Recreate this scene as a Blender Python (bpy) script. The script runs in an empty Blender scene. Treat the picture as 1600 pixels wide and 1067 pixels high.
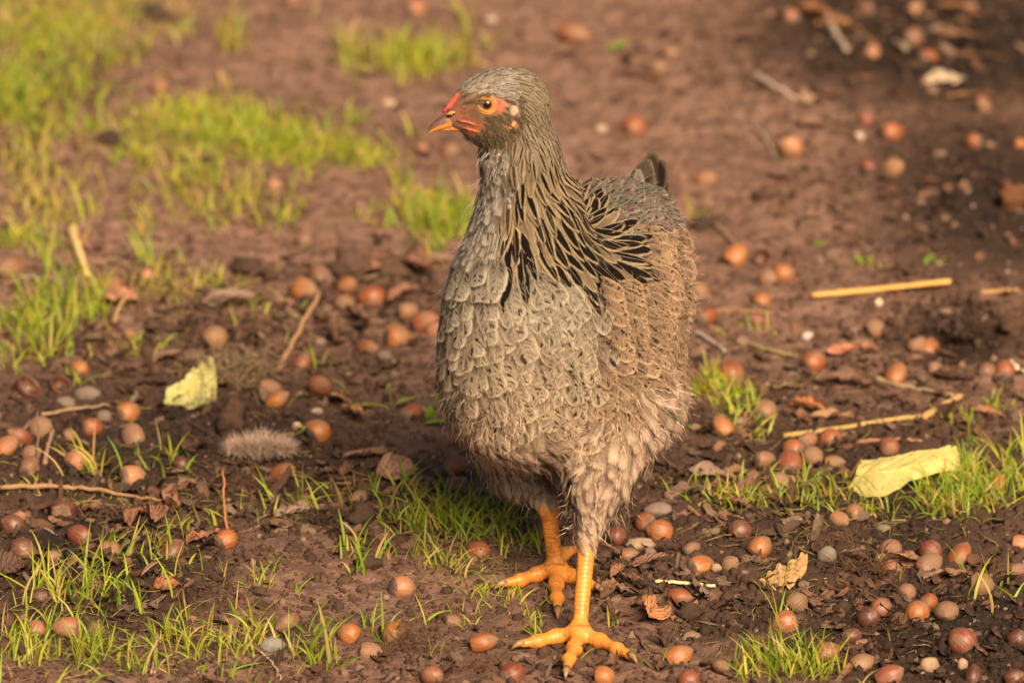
import bpy, bmesh, math, random
import numpy as np
from mathutils import Vector, Matrix
from mathutils.bvhtree import BVHTree

# ------------------------------------------------------------------ camera, light, exposure
scene = bpy.context.scene
COL = scene.collection
PITCH = math.radians(20.0)
LENS = 278.0
DIST = 5.40
FPX = LENS / 36.0 * 1600.0
FW = np.array([0.0, math.cos(PITCH), -math.sin(PITCH)])
UP = np.array([0.0, math.sin(PITCH), math.cos(PITCH)])
RT = np.array([1.0, 0.0, 0.0])
AIM = np.array([0.0, DIST * 0.0971, 0.0])
CAM = AIM - DIST * FW
cam_d = bpy.data.cameras.new('camera')
cam_d.lens = LENS
cam_d.sensor_width = 36.0
cam_d.clip_start = 0.1
cam_d.clip_end = 300.0
cam_d.dof.use_dof = True
cam_d.dof.focus_distance = 4.93
cam_d.dof.aperture_fstop = 6.8
cam_d.dof.aperture_blades = 9
cam = bpy.data.objects.new('camera', cam_d)
cam.location = CAM
cam.rotation_euler = (math.pi / 2 - PITCH, 0, 0)
COL.objects.link(cam)
scene.camera = cam

SUN_TO = Vector((0.24, -0.60, 0.56)).normalized()
sun_el = math.asin(SUN_TO.z)
sun_az = math.atan2(SUN_TO.x, SUN_TO.y)
world = bpy.data.worlds.new('World')
scene.world = world
world.use_nodes = True
wn = world.node_tree
sky = wn.nodes.new('ShaderNodeTexSky')
sky.sky_type = 'NISHITA'
sky.sun_disc = False
sky.sun_elevation = sun_el
sky.sun_rotation = sun_az
sky.air_density = 1.0
sky.dust_density = 6.0
sky.ozone_density = 0.4
bg = wn.nodes['Background']
bg.inputs['Strength'].default_value = 0.036
wn.links.new(sky.outputs[0], bg.inputs['Color'])
sl = bpy.data.lights.new('sun', 'SUN')
sl.energy = 5.0
sl.angle = math.radians(34)
sl.color = (1.0, 0.75, 0.51)
sun = bpy.data.objects.new('sun', sl)
sun.rotation_euler = (-SUN_TO).to_track_quat('-Z', 'Y').to_euler()
sun.location = (0, 0, 5)
COL.objects.link(sun)
scene.view_settings.view_transform = 'Standard'
scene.view_settings.look = 'None'
scene.view_settings.exposure = 1.1
scene.view_settings.gamma = 1.0
scene.view_settings.use_curve_mapping = False
scene.render.engine = 'CYCLES'
scene.cycles.use_denoising = True
scene.cycles.max_bounces = 6
scene.cycles.transparent_max_bounces = 10
scene.cycles.diffuse_bounces = 3

rng = np.random.default_rng(7)
random.seed(7)

# ------------------------------------------------------------------ small maths helpers
def ray(px, py):
    d = FW + RT * ((px - 800.0) / FPX) + UP * ((533.5 - py) / FPX)
    return d

def P(px, py, Y):
    """point seen at (px, py) whose world Y is Y"""
    d = ray(px, py)
    return CAM + d * ((Y - CAM[1]) / d[1])

def project(p):
    q = np.asarray(p) - CAM
    dep = q @ FW
    return 800 + FPX * (q @ RT) / dep, 533.5 - FPX * (q @ UP) / dep, dep

def _hash(ix, iy, seed):
    h = (ix.astype(np.int64) * 374761393 + iy.astype(np.int64) * 668265263 + seed * 1442695041) & 0xFFFFFFFF
    h = ((h ^ (h >> 13)) * 1274126177) & 0xFFFFFFFF
    h = h ^ (h >> 16)
    return (h & 0xFFFF) / 65535.0

def vnoise(x, y, seed=0):
    x = np.asarray(x, float); y = np.asarray(y, float)
    ix = np.floor(x); iy = np.floor(y)
    fx = x - ix; fy = y - iy
    fx = fx * fx * fx * (fx * (fx * 6 - 15) + 10); fy = fy * fy * fy * (fy * (fy * 6 - 15) + 10)
    a = _hash(ix, iy, seed); b = _hash(ix + 1, iy, seed); c = _hash(ix, iy + 1, seed); d = _hash(ix + 1, iy + 1, seed)
    return (a + (b - a) * fx) * (1 - fy) + (c + (d - c) * fx) * fy - 0.5

def rot2(x, y, a):
    return x * math.cos(a) - y * math.sin(a), x * math.sin(a) + y * math.cos(a)

def flat(px, py):
    d = ray(px, py)
    return CAM + d * (-CAM[2] / d[2])

# soil features, placed by where they are seen: (px, py, rx px, ry px, value)
ROUGH = [(1400, 80, 330, 130, 1.0), (330, 560, 260, 110, 1.0), (600, 440, 170, 50, .8), (120, 850, 220, 160, .8), (1480, 560, 140, 60, 1.0),
         (1050, 960, 160, 60, .7), (1400, 960, 260, 120, .5), (300, 720, 260, 100, .6), (1150, 780, 170, 80, .7), (60, 120, 160, 160, .5), (1350, 330, 170, 60, .5)]
BUMPS = [(335, 555, 60, 26, -.013), (600, 418, 110, 18, .009), (1480, 548, 90, 26, -.012), (1130, 965, 70, 22, -.006), (1120, 905, 110, 18, .006),
         (90, 180, 110, 50, .014), (1560, 60, 120, 70, -.012), (380, 600, 60, 30, .008), (100, 815, 130, 30, -.008), (260, 470, 120, 30, .008),
         (1100, 350, 60, 18, -.006), (600, 720, 150, 20, -.004), (760, 900, 160, 30, .002), (1480, 300, 90, 30, -.008), (420, 250, 200, 60, .006), (1520, 480, 60, 26, .010)]
HUMUS_SHADE = [(1450, 60, 300, 130, 1.35), (1540, 330, 230, 190, 1.0), (1500, 545, 150, 60, .9), (1150, 965, 200, 60, .8), (110, 840, 230, 90, .95), (340, 550, 170, 60, .8), (1480, 1000, 320, 130, 1.2),  # dark soil, plus shade of corners and lower half painted as colour
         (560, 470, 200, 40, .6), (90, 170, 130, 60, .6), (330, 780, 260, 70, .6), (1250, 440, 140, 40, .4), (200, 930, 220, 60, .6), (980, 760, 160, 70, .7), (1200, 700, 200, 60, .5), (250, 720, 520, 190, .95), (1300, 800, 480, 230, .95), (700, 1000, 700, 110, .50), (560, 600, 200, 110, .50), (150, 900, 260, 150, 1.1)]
MOSS = [(90, 80, 150, 130, .8), (420, 220, 190, 55, .8), (650, 95, 90, 30, .7), (690, 360, 60, 45, .6), (90, 490, 130, 70, .6), (740, 800, 110, 50, .5), (240, 450, 120, 30, .5),
        (120, 1010, 160, 60, .6), (380, 330, 100, 50, .5), (1180, 790, 110, 30, .4), (1520, 770, 70, 40, .4), (60, 330, 80, 60, .5)]
def _blobs(L):
    out = []
    for px, py, rx, ry, v in L:
        c = flat(px, py); ex = flat(px + rx, py); ey = flat(px, py - ry)
        out.append((c[0], c[1], abs(ex[0] - c[0]), abs(ey[1] - c[1]), v))
    return out
ROUGH_W, BUMPS_W, HUMUS_SHADE_W, MOSS_W = map(_blobs, (ROUGH, BUMPS, HUMUS_SHADE, MOSS))
def field(L, x, y, mode='max'):
    r = np.zeros_like(np.asarray(x, float))
    for cx, cy, sx, sy, v in L:
        g = v * np.exp(-(((x - cx) / sx) ** 2 + ((y - cy) / sy) ** 2))
        r = r + g if mode == 'sum' else np.maximum(r, g)
    return r

def height(x, y, fine=True):
    x = np.asarray(x, float); y = np.asarray(y, float)
    r = 0.30 + field(ROUGH_W, x, y)
    h = field(BUMPS_W, x, y, 'sum')
    h = h + 0.014 * vnoise(x * 3.1 + 5, y * 3.1, 1) + 0.007 * r * vnoise(x * 11, y * 11, 2) + 0.0060 * r * vnoise(x * 31, y * 31, 3)
    if fine:
        c = vnoise(x * 75, y * 75, 4); h = h + 0.0040 * r * c
        h = h + 0.0026 * (0.4 + r) * np.maximum(vnoise(x * 150, y * 150, 5), -.12) + 0.0016 * (0.5 + r) * vnoise(x * 330, y * 330, 6)
    return h - FOOT0

FOOT0 = 0.0
_f = flat(905, 985)
FOOT0 = float(height(np.array([_f[0]]), np.array([_f[1]]))[0])

_hx0, _hy0, _hs = -1.0, -.8, .004
_hX, _hY = np.meshgrid(_hx0 + _hs * np.arange(501), _hy0 + _hs * np.arange(801))
_HT = height(_hX, _hY, False); _HL = _HT.tolist()
def hz(x, y):
    a = (x - _hx0) / _hs; b = (y - _hy0) / _hs
    a = min(max(a, 0), 498.9); b = min(max(b, 0), 798.9); i = int(a); j = int(b); a -= i; b -= j
    r0 = _HL[j]; r1 = _HL[j + 1]
    return (r0[i] * (1 - a) + r0[i + 1] * a) * (1 - b) + (r1[i] * (1 - a) + r1[i + 1] * a) * b
def G(px, py, h=0.0):
    """point of the ground (plus h) seen at (px, py)"""
    rx, ry = (px - 800.0) / FPX, (533.5 - py) / FPX
    dx = rx; dy = FW[1] + UP[1] * ry; dz = FW[2] + UP[2] * ry
    z = 0.0; x = y = 0.0
    for _ in range(6):
        t = (z + h - CAM[2]) / dz
        x = CAM[0] + dx * t; y = CAM[1] + dy * t
        z = hz(x, y)
    return np.array([x, y, z + h])

def mpp(p):
    """metres per photo pixel at p"""
    return float(((np.asarray(p) - CAM) @ FW) / FPX)

# ------------------------------------------------------------------ mesh and object helpers
def mesh_from(name, verts, faces, mats=(), smooth=True, attrs=None, uvs=None, midx=None):
    me = bpy.data.meshes.new(name)
    verts = np.asarray(verts, np.float32).reshape(-1, 3)
    if isinstance(faces, np.ndarray):
        k = faces.shape[1]; n = faces.shape[0]
        me.vertices.add(len(verts)); me.vertices.foreach_set('co', verts.ravel())
        me.loops.add(n * k); me.loops.foreach_set('vertex_index', faces.astype(np.int32).ravel())
        me.polygons.add(n)
        me.polygons.foreach_set('loop_start', np.arange(0, n * k, k, dtype=np.int32))
        me.polygons.foreach_set('loop_total', np.full(n, k, dtype=np.int32))
        me.update(calc_edges=True)
    else:
        me.from_pydata(verts.tolist(), [], [list(f) for f in faces]); me.update()
    if smooth:
        me.polygons.foreach_set('use_smooth', np.ones(len(me.polygons), bool))
    if midx is not None:
        me.polygons.foreach_set('material_index', np.asarray(midx, np.int32))
    for m in mats:
        me.materials.append(m)
    for k, v in (attrs or {}).items():
        v = np.asarray(v, np.float32)
        if v.ndim == 1:
            a = me.attributes.new(k, 'FLOAT', 'POINT'); a.data.foreach_set('value', v)
        else:
            a = me.attributes.new(k, 'FLOAT_COLOR', 'POINT'); a.data.foreach_set('color', v.ravel())
    if uvs is not None:
        uvl = me.uv_layers.new(name='UVMap')
        li = np.empty(len(me.loops), np.int32); me.loops.foreach_get('vertex_index', li)
        uvl.data.foreach_set('uv', np.asarray(uvs, np.float32)[li].ravel())
    me.validate()
    return me

def link(name, me, parent=None, loc=None, rot=None):
    o = bpy.data.objects.new(name, me)
    COL.objects.link(o)
    if parent is not None: o.parent = parent
    if loc is not None: o.location = loc
    if rot is not None: o.rotation_euler = rot
    return o

def tag(o, label=None, cat=None, group=None, kind=None):
    if label: o['label'] = label
    if cat: o['category'] = cat
    if group: o['group'] = group
    if kind: o['kind'] = kind
    return o

class MB:
    """collects grids and tubes into one mesh"""
    def __init__(s): s.v = []; s.f = []; s.uv = []; s.at = []; s.n = 0
    def add(s, v, f, uv=None, at=None):
        v = np.asarray(v, float).reshape(-1, 3); f = np.asarray(f, int)
        s.v.append(v); s.f.append(f + s.n); s.n += len(v)
        s.uv.append(np.zeros((len(v), 2)) if uv is None else np.asarray(uv).reshape(-1, 2))
        s.at.append(np.zeros((len(v), 4)) if at is None else np.broadcast_to(np.asarray(at, float), (len(v), 4)))
    def mesh(s, name, m, smooth=True):
        return mesh_from(name, np.concatenate(s.v), np.concatenate(s.f), [m], smooth, {'tint': np.concatenate(s.at)}, np.concatenate(s.uv))
    def build(s, name, m, parent=None, smooth=True):
        return link(name, s.mesh(name, m, smooth), parent)

def grid_faces(nu, nv, close_u=False):
    """nv rows of nu vertices"""
    f = []
    for j in range(nv - 1):
        for i in range(nu if close_u else nu - 1):
            i2 = (i + 1) % nu
            f.append((j * nu + i, j * nu + i2, (j + 1) * nu + i2, (j + 1) * nu + i))
    return np.array(f)

def tube(mb, pts, rad, n=8, flatk=1.0, at=None, cap=True):
    pts = np.asarray(pts, float); rad = np.broadcast_to(np.asarray(rad, float), (len(pts),)).copy()
    if cap:
        pts = np.vstack([pts[:1], pts, pts[-1:]]); rad = np.concatenate([[rad[0] * .02], rad, [rad[-1] * .02]])
    tan = np.gradient(pts, axis=0); tan[np.linalg.norm(tan, axis=1) < 1e-9] = (0, 0, 1)
    if cap: tan[0] = tan[1]; tan[-1] = tan[-2]
    tan /= np.linalg.norm(tan, axis=1)[:, None] + 1e-12
    ref = np.array([0, 0, 1.0]) if abs(tan[len(tan) // 2][2]) < .9 else np.array([1.0, 0, 0])
    v = []; uv = []
    L = np.concatenate([[0], np.cumsum(np.linalg.norm(np.diff(pts, axis=0), axis=1))])
    for k in range(len(pts)):
        a = np.cross(ref, tan[k]); a /= np.linalg.norm(a) + 1e-12; b = np.cross(tan[k], a)
        for i in range(n):
            t = 2 * math.pi * i / n
            v.append(pts[k] + rad[k] * (a * math.cos(t) + b * math.sin(t) * flatk)); uv.append((i / n, L[k] * 100))
    mb.add(v, grid_faces(n, len(pts), True), uv, at)

def spline(pts, n):
    pts = np.asarray(pts, float)
    if len(pts) == 2:
        t = np.linspace(0, 1, n)[:, None]; return pts[0] * (1 - t) + pts[1] * t
    p = np.vstack([2 * pts[0] - pts[1], pts, 2 * pts[-1] - pts[-2]])
    out = []
    m = len(pts) - 1
    for s in np.linspace(0, m - 1e-6, n):
        i = int(s); t = s - i
        a, b, c, d = p[i], p[i + 1], p[i + 2], p[i + 3]
        out.append(.5 * ((2 * b) + (-a + c) * t + (2 * a - 5 * b + 4 * c - d) * t * t + (-a + 3 * b - 3 * c + d) * t ** 3))
    return np.array(out)

# ------------------------------------------------------------------ material helpers
class NG:
    def __init__(s, name):
        s.m = bpy.data.materials.new(name); s.m.use_nodes = True; s.t = s.m.node_tree; s.t.nodes.clear()
        s.out = s.t.nodes.new('ShaderNodeOutputMaterial')
    def n(s, typ, **kw):
        nd = s.t.nodes.new(typ)
        for k, v in kw.items(): setattr(nd, k, v)
        return nd
    def put(s, sock, v):
        if isinstance(v, bpy.types.NodeSocket): s.t.links.new(v, sock)
        elif v is not None:
            if isinstance(v, (tuple, list)) and len(v) == 3 and sock.type == 'RGBA': v = (*v, 1)
            sock.default_value = v
    def math(s, op, a, b=None, c=None, clamp=False):
        nd = s.n('ShaderNodeMath', operation=op, use_clamp=clamp)
        for i, v in enumerate((a, b, c)):
            if v is not None: s.put(nd.inputs[i], v)
        return nd.outputs[0]
    def step(s, x, lo, hi, a=0.0, b=1.0):
        nd = s.n('ShaderNodeMapRange', interpolation_type='SMOOTHSTEP')
        s.put(nd.inputs[0], x)
        for i, v in ((1, lo), (2, hi), (3, a), (4, b)): s.put(nd.inputs[i], v)
        return nd.outputs[0]
    def mix(s, f, a, b, blend='MIX'):
        nd = s.n('ShaderNodeMix', data_type='RGBA', blend_type=blend)
        s.put(nd.inputs[0], f); s.put(nd.inputs[6], a); s.put(nd.inputs[7], b)
        return nd.outputs[2]
    def noise(s, vec, scale, detail=2.0, rough=.5, dist=0.0):
        nd = s.n('ShaderNodeTexNoise')
        if vec is not None: s.put(nd.inputs['Vector'], vec)
        s.put(nd.inputs['Scale'], scale); s.put(nd.inputs['Detail'], detail); s.put(nd.inputs['Roughness'], rough); s.put(nd.inputs['Distortion'], dist)
        return nd.outputs['Fac']
    def xyz(s, x, y, z):
        nd = s.n('ShaderNodeCombineXYZ')
        for i, v in enumerate((x, y, z)): s.put(nd.inputs[i], v)
        return nd.outputs[0]
    def sep(s, v):
        nd = s.n('ShaderNodeSeparateXYZ'); s.put(nd.inputs[0], v); return nd.outputs
    def vmul(s, v, k):
        nd = s.n('ShaderNodeVectorMath', operation='MULTIPLY'); s.put(nd.inputs[0], v); s.put(nd.inputs[1], k); return nd.outputs[0]
    def obj(s): return s.n('ShaderNodeTexCoord').outputs['Object']
    def uv(s): return s.sep(s.n('ShaderNodeUVMap').outputs[0])
    def attr(s, name): return s.n('ShaderNodeAttribute', attribute_name=name).outputs
    def rnd(s): return s.n('ShaderNodeObjectInfo').outputs['Random']
    def bump(s, h, dist, strength=1.0):
        nd = s.n('ShaderNodeBump'); s.put(nd.inputs['Height'], h); nd.inputs['Distance'].default_value = dist; nd.inputs['Strength'].default_value = strength
        return nd.outputs[0]
    def bsdf(s, col, rough=.7, spec=.3, normal=None, transl=0.0, alpha=None, coat=0.0, sss=0.0, tcol=None):
        b = s.n('ShaderNodeBsdfPrincipled')
        s.put(b.inputs['Base Color'], col); s.put(b.inputs['Roughness'], rough); s.put(b.inputs['Specular IOR Level'], spec)
        if normal is not None: s.put(b.inputs['Normal'], normal)
        if coat: s.put(b.inputs['Coat Weight'], coat); b.inputs['Coat Roughness'].default_value = .25
        if sss:
            b.inputs['Subsurface Weight'].default_value = sss; b.inputs['Subsurface Radius'].default_value = (.004, .002, .001); b.inputs['Subsurface Scale'].default_value = .6
        sh = b.outputs[0]
        if transl:
            t = s.n('ShaderNodeBsdfTranslucent'); s.put(t.inputs[0], tcol if tcol is not None else col)
            if normal is not None: s.put(t.inputs[1], normal)
            x = s.n('ShaderNodeMixShader'); s.put(x.inputs[0], transl); s.t.links.new(sh, x.inputs[1]); s.t.links.new(t.outputs[0], x.inputs[2]); sh = x.outputs[0]
        if alpha is not None:
            t = s.n('ShaderNodeBsdfTransparent'); x = s.n('ShaderNodeMixShader'); s.put(x.inputs[0], alpha)
            s.t.links.new(t.outputs[0], x.inputs[1]); s.t.links.new(sh, x.inputs[2]); sh = x.outputs[0]
        s.t.links.new(sh, s.out.inputs[0])
        return s.m

# ---- soil
g = NG('soil')
o = g.n('ShaderNodeTexCoord').outputs['Object']
ga = g.attr('ground'); gs = g.sep(ga['Vector'])        # humus with painted shade, moss, random lift
n1 = g.noise(o, 9, 4, .6); n2 = g.noise(o, 70, 4, .65); n3 = g.noise(o, 420, 3, .6)
dry = g.mix(g.step(n1, .3, .7), (.165, .092, .064), (.225, .132, .094))
dry = g.mix(g.step(n2, .35, .7), dry, (.085, .048, .032))
hum_shade = g.mix(g.step(n2, .35, .65), (.007, .0045, .003), (.036, .020, .0125))  # near-black humus colour, also standing in for shade on the soil
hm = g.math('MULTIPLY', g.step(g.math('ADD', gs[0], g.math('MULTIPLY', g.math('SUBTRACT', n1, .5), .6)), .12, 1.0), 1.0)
c = g.mix(hm, dry, hum_shade)
c = g.mix(g.math('MULTIPLY', g.step(g.math('ADD', gs[1], g.math('SUBTRACT', n2, .55)), .3, .7), .6), c, (.085, .082, .022))
c = g.mix(g.math('MULTIPLY', g.step(n3, .62, .8), g.math('SUBTRACT', 1.0, g.math('MULTIPLY', hm, .8))), c, (.20, .125, .085))
c = g.mix(g.step(n3, .42, .25), c, (.014, .009, .006))
b = g.bump(g.math('ADD', g.math('MULTIPLY', n2, .6), g.math('MULTIPLY', n3, .5)), .0035, .9)
SOIL = g.bsdf(c, .9, .18, b)
g = NG('soil_crumb')
ta = g.attr('tint'); n = g.noise(g.obj(), 300, 3)
CRUMB = g.bsdf(g.mix(n, ta['Color'], (.03, .018, .012)), .9, .15, g.bump(n, .0012))

# ---- grass, stems
g = NG('grass_blade')
ta = g.attr('tint'); uv = g.uv()
c = g.mix(g.math('MULTIPLY', g.step(uv[1], .25, 0.0), .55), ta['Color'], (.30, .26, .10))
GRASS = g.bsdf(c, .5, .35, None, .45, tcol=g.mix(.5, c, (.42, .36, .03)))
g = NG('dry_stem')
ta = g.attr('tint'); n = g.noise(g.xyz(g.math('MULTIPLY', g.uv()[0], 9), g.math('MULTIPLY', g.uv()[1], 2), 0), 2, 3)
STEM = g.bsdf(g.mix(g.step(n, .35, .75), ta['Color'], g.mix(.35, ta['Color'], (.05, .03, .02))), .6, .3, g.bump(n, .0006))
# ---- dead leaves and husks: tint colour, veins from uv
g = NG('dead_leaf')
ta = g.attr('tint'); uv = g.uv()
ux = g.math('ABSOLUTE', g.math('SUBTRACT', g.math('MULTIPLY', uv[0], 2), 1))
vein = g.math('SINE', g.math('MULTIPLY', g.math('SUBTRACT', uv[1], g.math('MULTIPLY', ux, .35)), 48))
veinm = g.math('MAXIMUM', g.step(vein, .9, 1.0), g.step(ux, .06, .02))
n = g.noise(g.obj(), 110, 4, .65); n2 = g.noise(g.obj(), 420, 2)
c = g.mix(g.step(n, .45, .75), ta['Color'], g.mix(.65, ta['Color'], (.05, .022, .01)))
c = g.mix(g.math('MULTIPLY', veinm, .35), c, (.30, .20, .10))
c = g.mix(g.step(n2, .62, .75), c, (.045, .025, .014))
LEAF = g.bsdf(c, .65, .25, g.bump(g.math('ADD', g.math('MULTIPLY', vein, .15), n), .0018), .12)
g = NG('yellow_leaf')
ta = g.attr('tint'); uv = g.uv()
ux = g.math('ABSOLUTE', g.math('SUBTRACT', g.math('MULTIPLY', uv[0], 2), 1))
vein = g.math('SINE', g.math('MULTIPLY', g.math('ADD', uv[1], g.math('MULTIPLY', ux, -.25)), 42))
n = g.noise(g.obj(), 60, 4, .6)
c = g.mix(g.step(n, .5, .75), ta['Color'], g.mix(.5, ta['Color'], (.42, .30, .09)))
c = g.mix(g.math('MULTIPLY', g.step(vein, .85, 1), .22), c, (.66, .58, .28))
c = g.mix(g.step(g.noise(g.obj(), 150, 3), .68, .74), c, (.16, .08, .03))
YLEAF = g.bsdf(c, .5, .4, g.bump(g.math('ADD', g.math('MULTIPLY', g.step(vein, .6, 1), .6), g.math('MULTIPLY', n, 2)), .0010), .25)
# ---- nuts and stones
def nut_mat(name, a, b_, dust_amt, rough):
    g = NG(name)
    o = g.obj(); r = g.rnd()
    p = g.n('ShaderNodeVectorMath', operation='ADD'); g.put(p.inputs[0], o); g.put(p.inputs[1], g.xyz(g.math('MULTIPLY', r, 7.0), 0, 0)); p = p.outputs[0]
    s = g.noise(g.vmul(p, (420, 420, 40)), 1.0, 3, .6)
    c = g.mix(g.step(s, .3, .7), a, b_)
    hs = g.n('ShaderNodeHueSaturation'); g.put(hs.inputs['Color'], c); g.put(hs.inputs['Hue'], g.math('ADD', .49, g.math('MULTIPLY', r, .02))); g.put(hs.inputs['Value'], g.math('ADD', .75, g.math('MULTIPLY', r, .5)))
    d1 = g.noise(p, 95, 4, .6); z = g.sep(o)[2]
    dust = g.step(g.math('ADD', d1, g.math('MULTIPLY', z, 14)), .72 - dust_amt * .5, .98 - dust_amt * .5)
    fine = g.noise(p, 900, 2)
    c = g.mix(g.math('MULTIPLY', dust, .8), hs.outputs[0], (.155, .092, .052))
    c = g.mix(g.step(fine, .62, .8), c, (.06, .03, .02))
    return g.bsdf(c, g.math('ADD', rough, g.math('MULTIPLY', dust, .35)), .45, g.bump(g.math('ADD', s, g.math('MULTIPLY', fine, .3)), .0006))
NUT = {'o': nut_mat('hazelnut_orange', (.185, .056, .016), (.25, .092, .028), .45, .45),
       'r': nut_mat('hazelnut_russet', (.14, .042, .019), (.20, .072, .033), .45, .42),
       'd': nut_mat('hazelnut_dusty', (.14, .060, .028), (.18, .088, .043), .7, .5),
       'k': nut_mat('hazelnut_dark', (.060, .024, .014), (.115, .048, .026), .35, .42),
       'p': nut_mat('hazelnut_pale', (.22, .088, .038), (.28, .125, .060), .6, .48)}
g = NG('nut_scar')
n = g.noise(g.obj(), 420, 3); n2 = g.noise(g.obj(), 110, 2)
SCAR = g.bsdf(g.mix(g.step(g.math('MULTIPLY', g.math('ADD', n, n2), .5), .35, .65), (.11, .065, .042), (.21, .14, .10)), .8, .2, g.bump(n, .0008))
g = NG('pebble')
ta = g.attr('tint'); n = g.noise(g.obj(), 160, 4); n2 = g.noise(g.obj(), 900, 2)
STONE = g.bsdf(g.mix(g.step(n, .4, .7), ta['Color'], g.mix(.5, ta['Color'], (.12, .09, .07))), .75, .3, g.bump(g.math('ADD', n, g.math('MULTIPLY', n2, .3)), .001))

# ---- hen
g = NG('feather')
fc = g.attr('fcol'); fp = g.attr('fpar'); uv = g.uv()
par = g.n('ShaderNodeSeparateColor'); g.put(par.inputs[0], fp['Color']); bars_s, cen_s, freq = par.outputs[0], par.outputs[1], g.math('MULTIPLY', par.outputs[2], 20)
fray = fp['Alpha']; rnd = fc['Alpha']
sx = g.math('SUBTRACT', g.math('MULTIPLY', uv[0], 2), 1); x = g.math('ABSOLUTE', sx); v = uv[1]
w = g.math('SUBTRACT', v, g.math('MULTIPLY', x, .28))
rz = g.math('MULTIPLY', rnd, 57)
barb = g.noise(g.xyz(g.math('MULTIPLY', w, 150), g.math('ADD', rz, g.math('MULTIPLY', g.math('SIGN', sx), 3)), g.math('MULTIPLY', x, 1.5)), 1.0, 2, .6)
soft = g.noise(g.xyz(g.math('MULTIPLY', sx, 1.6), g.math('MULTIPLY', v, 4), rz), 1.6, 2)
brk = g.noise(g.xyz(g.math('MULTIPLY', sx, 4.5), g.math('MULTIPLY', w, 11), rz), 1.0, 2)
ph = g.math('ADD', g.math('MULTIPLY', w, freq), g.math('ADD', g.math('MULTIPLY', soft, .7), g.math('MULTIPLY', brk, 1.5)))
fl1 = g.noise(g.xyz(g.math('MULTIPLY', g.math('MULTIPLY', w, freq), 1.25), g.math('MULTIPLY', sx, 1.7), rz), 1.0, 1, .4)
bar = g.math('MAXIMUM', g.math('MULTIPLY', g.step(g.math('SINE', g.math('MULTIPLY', ph, 6.2832)), .1, .7), .50), g.step(fl1, .53, .61))
bmask = g.math('MULTIPLY', g.step(g.math('ADD', x, g.math('MULTIPLY', g.math('SUBTRACT', soft, .5), .4)), .66, .34), g.math('MULTIPLY', g.step(x, .05, .16), g.step(v, .98, .86)))
bmask = g.math('MULTIPLY', bmask, g.step(brk, .34, .46))
dark = g.math('MULTIPLY', g.math('MULTIPLY', bar, bmask), bars_s)
cm = g.math('MULTIPLY', g.math('MULTIPLY', g.step(g.math('SUBTRACT', g.math('ADD', x, g.math('MULTIPLY', g.math('SUBTRACT', barb, .5), .45)), g.math('MULTIPLY', par.outputs[2], 1.2)), .16, .0), g.step(g.math('ADD', v, g.math('MULTIPLY', x, .25)), .98, .84)), cen_s)
dark = g.math('MAXIMUM', dark, cm, clamp=True)
lift = g.n('ShaderNodeVectorMath', operation='SCALE'); g.put(lift.inputs[0], fc['Color']); lift.inputs['Scale'].default_value = .86; lift = lift.outputs[0]
base = g.mix(g.step(barb, .3, .7), g.mix(.24, lift, (.05, .03, .018)), lift)
rim = g.math('MAXIMUM', g.step(g.math('ADD', x, g.math('MULTIPLY', barb, .2)), .58, .86), g.step(v, .78, .95))
rs = g.n('ShaderNodeVectorMath', operation='SCALE'); g.put(rs.inputs[0], base); g.put(rs.inputs['Scale'], g.math('ADD', .80, g.math('MULTIPLY', rim, .56)))
base = g.mix(cen_s, rs.outputs[0], base)
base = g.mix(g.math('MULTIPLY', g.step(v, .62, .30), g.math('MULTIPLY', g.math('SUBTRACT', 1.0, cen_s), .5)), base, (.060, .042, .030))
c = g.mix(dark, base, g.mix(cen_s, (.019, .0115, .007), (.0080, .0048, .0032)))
c = g.mix(g.math('MULTIPLY', g.math('MULTIPLY', g.step(x, .055, .025), g.step(v, .95, .8)), g.math('MULTIPLY', g.step(rnd, .35, .8), .55)), c, (.36, .29, .19))
edge = g.math('SUBTRACT', 1.0, g.math('MULTIPLY', fray, g.math('ADD', .0, g.math('MULTIPLY', barb, .80))))
vend = g.math('SUBTRACT', 1.0, g.math('MULTIPLY', fray, g.math('MULTIPLY', g.noise(g.xyz(g.math('MULTIPLY', sx, 9), rz, 0), 1.0, 2), .32)))
alpha = g.math('MULTIPLY', g.step(x, edge, g.math('SUBTRACT', edge, g.math('ADD', .08, g.math('MULTIPLY', fray, .30)))), g.step(v, vend, g.math('SUBTRACT', vend, g.math('ADD', .03, g.math('MULTIPLY', fray, .16)))))
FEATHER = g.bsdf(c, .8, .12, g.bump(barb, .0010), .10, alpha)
g = NG('fluff')
ta = g.attr('tint')
fs = g.n('ShaderNodeVectorMath', operation='SCALE'); g.put(fs.inputs[0], ta['Color']); fs.inputs['Scale'].default_value = .80
FLUFF = g.bsdf(fs.outputs[0], .8, .15, None, .3)
g = NG('hen_skin')
fc = g.attr('fcol'); lg = g.attr('leg'); lv = g.sep(lg['Vector'])   # mask, arc length, side
n = g.noise(g.obj(), 350, 3, .6); n2 = g.noise(g.obj(), 60, 3)
sc = g.math('SINE', g.math('ADD', g.math('MULTIPLY', lv[1], 2 * math.pi / .0029), g.math('MULTIPLY', n2, 9)))
scr = g.step(sc, -.95, -.55)
cl = g.mix(g.math('MULTIPLY', g.math('SUBTRACT', 1.0, scr), .09), fc['Color'], (.30, .10, .015))
cl = g.mix(g.math('MULTIPLY', g.step(n2, .55, .75), .3), cl, (.62, .36, .12))
cl = g.mix(g.math('MULTIPLY', g.step(g.noise(g.obj(), 130, 4, .7), .50, .66), .6), cl, (.20, .095, .035))
cl = g.mix(g.math('MULTIPLY', g.step(g.math('MULTIPLY', n, g.math('ADD', lv[2], .72)), .60, .75), .8), cl, (.10, .055, .03))
skin = g.mix(g.math('MULTIPLY', n, .5), fc['Color'], g.mix(.5, fc['Color'], (.03, .02, .015)))
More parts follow.
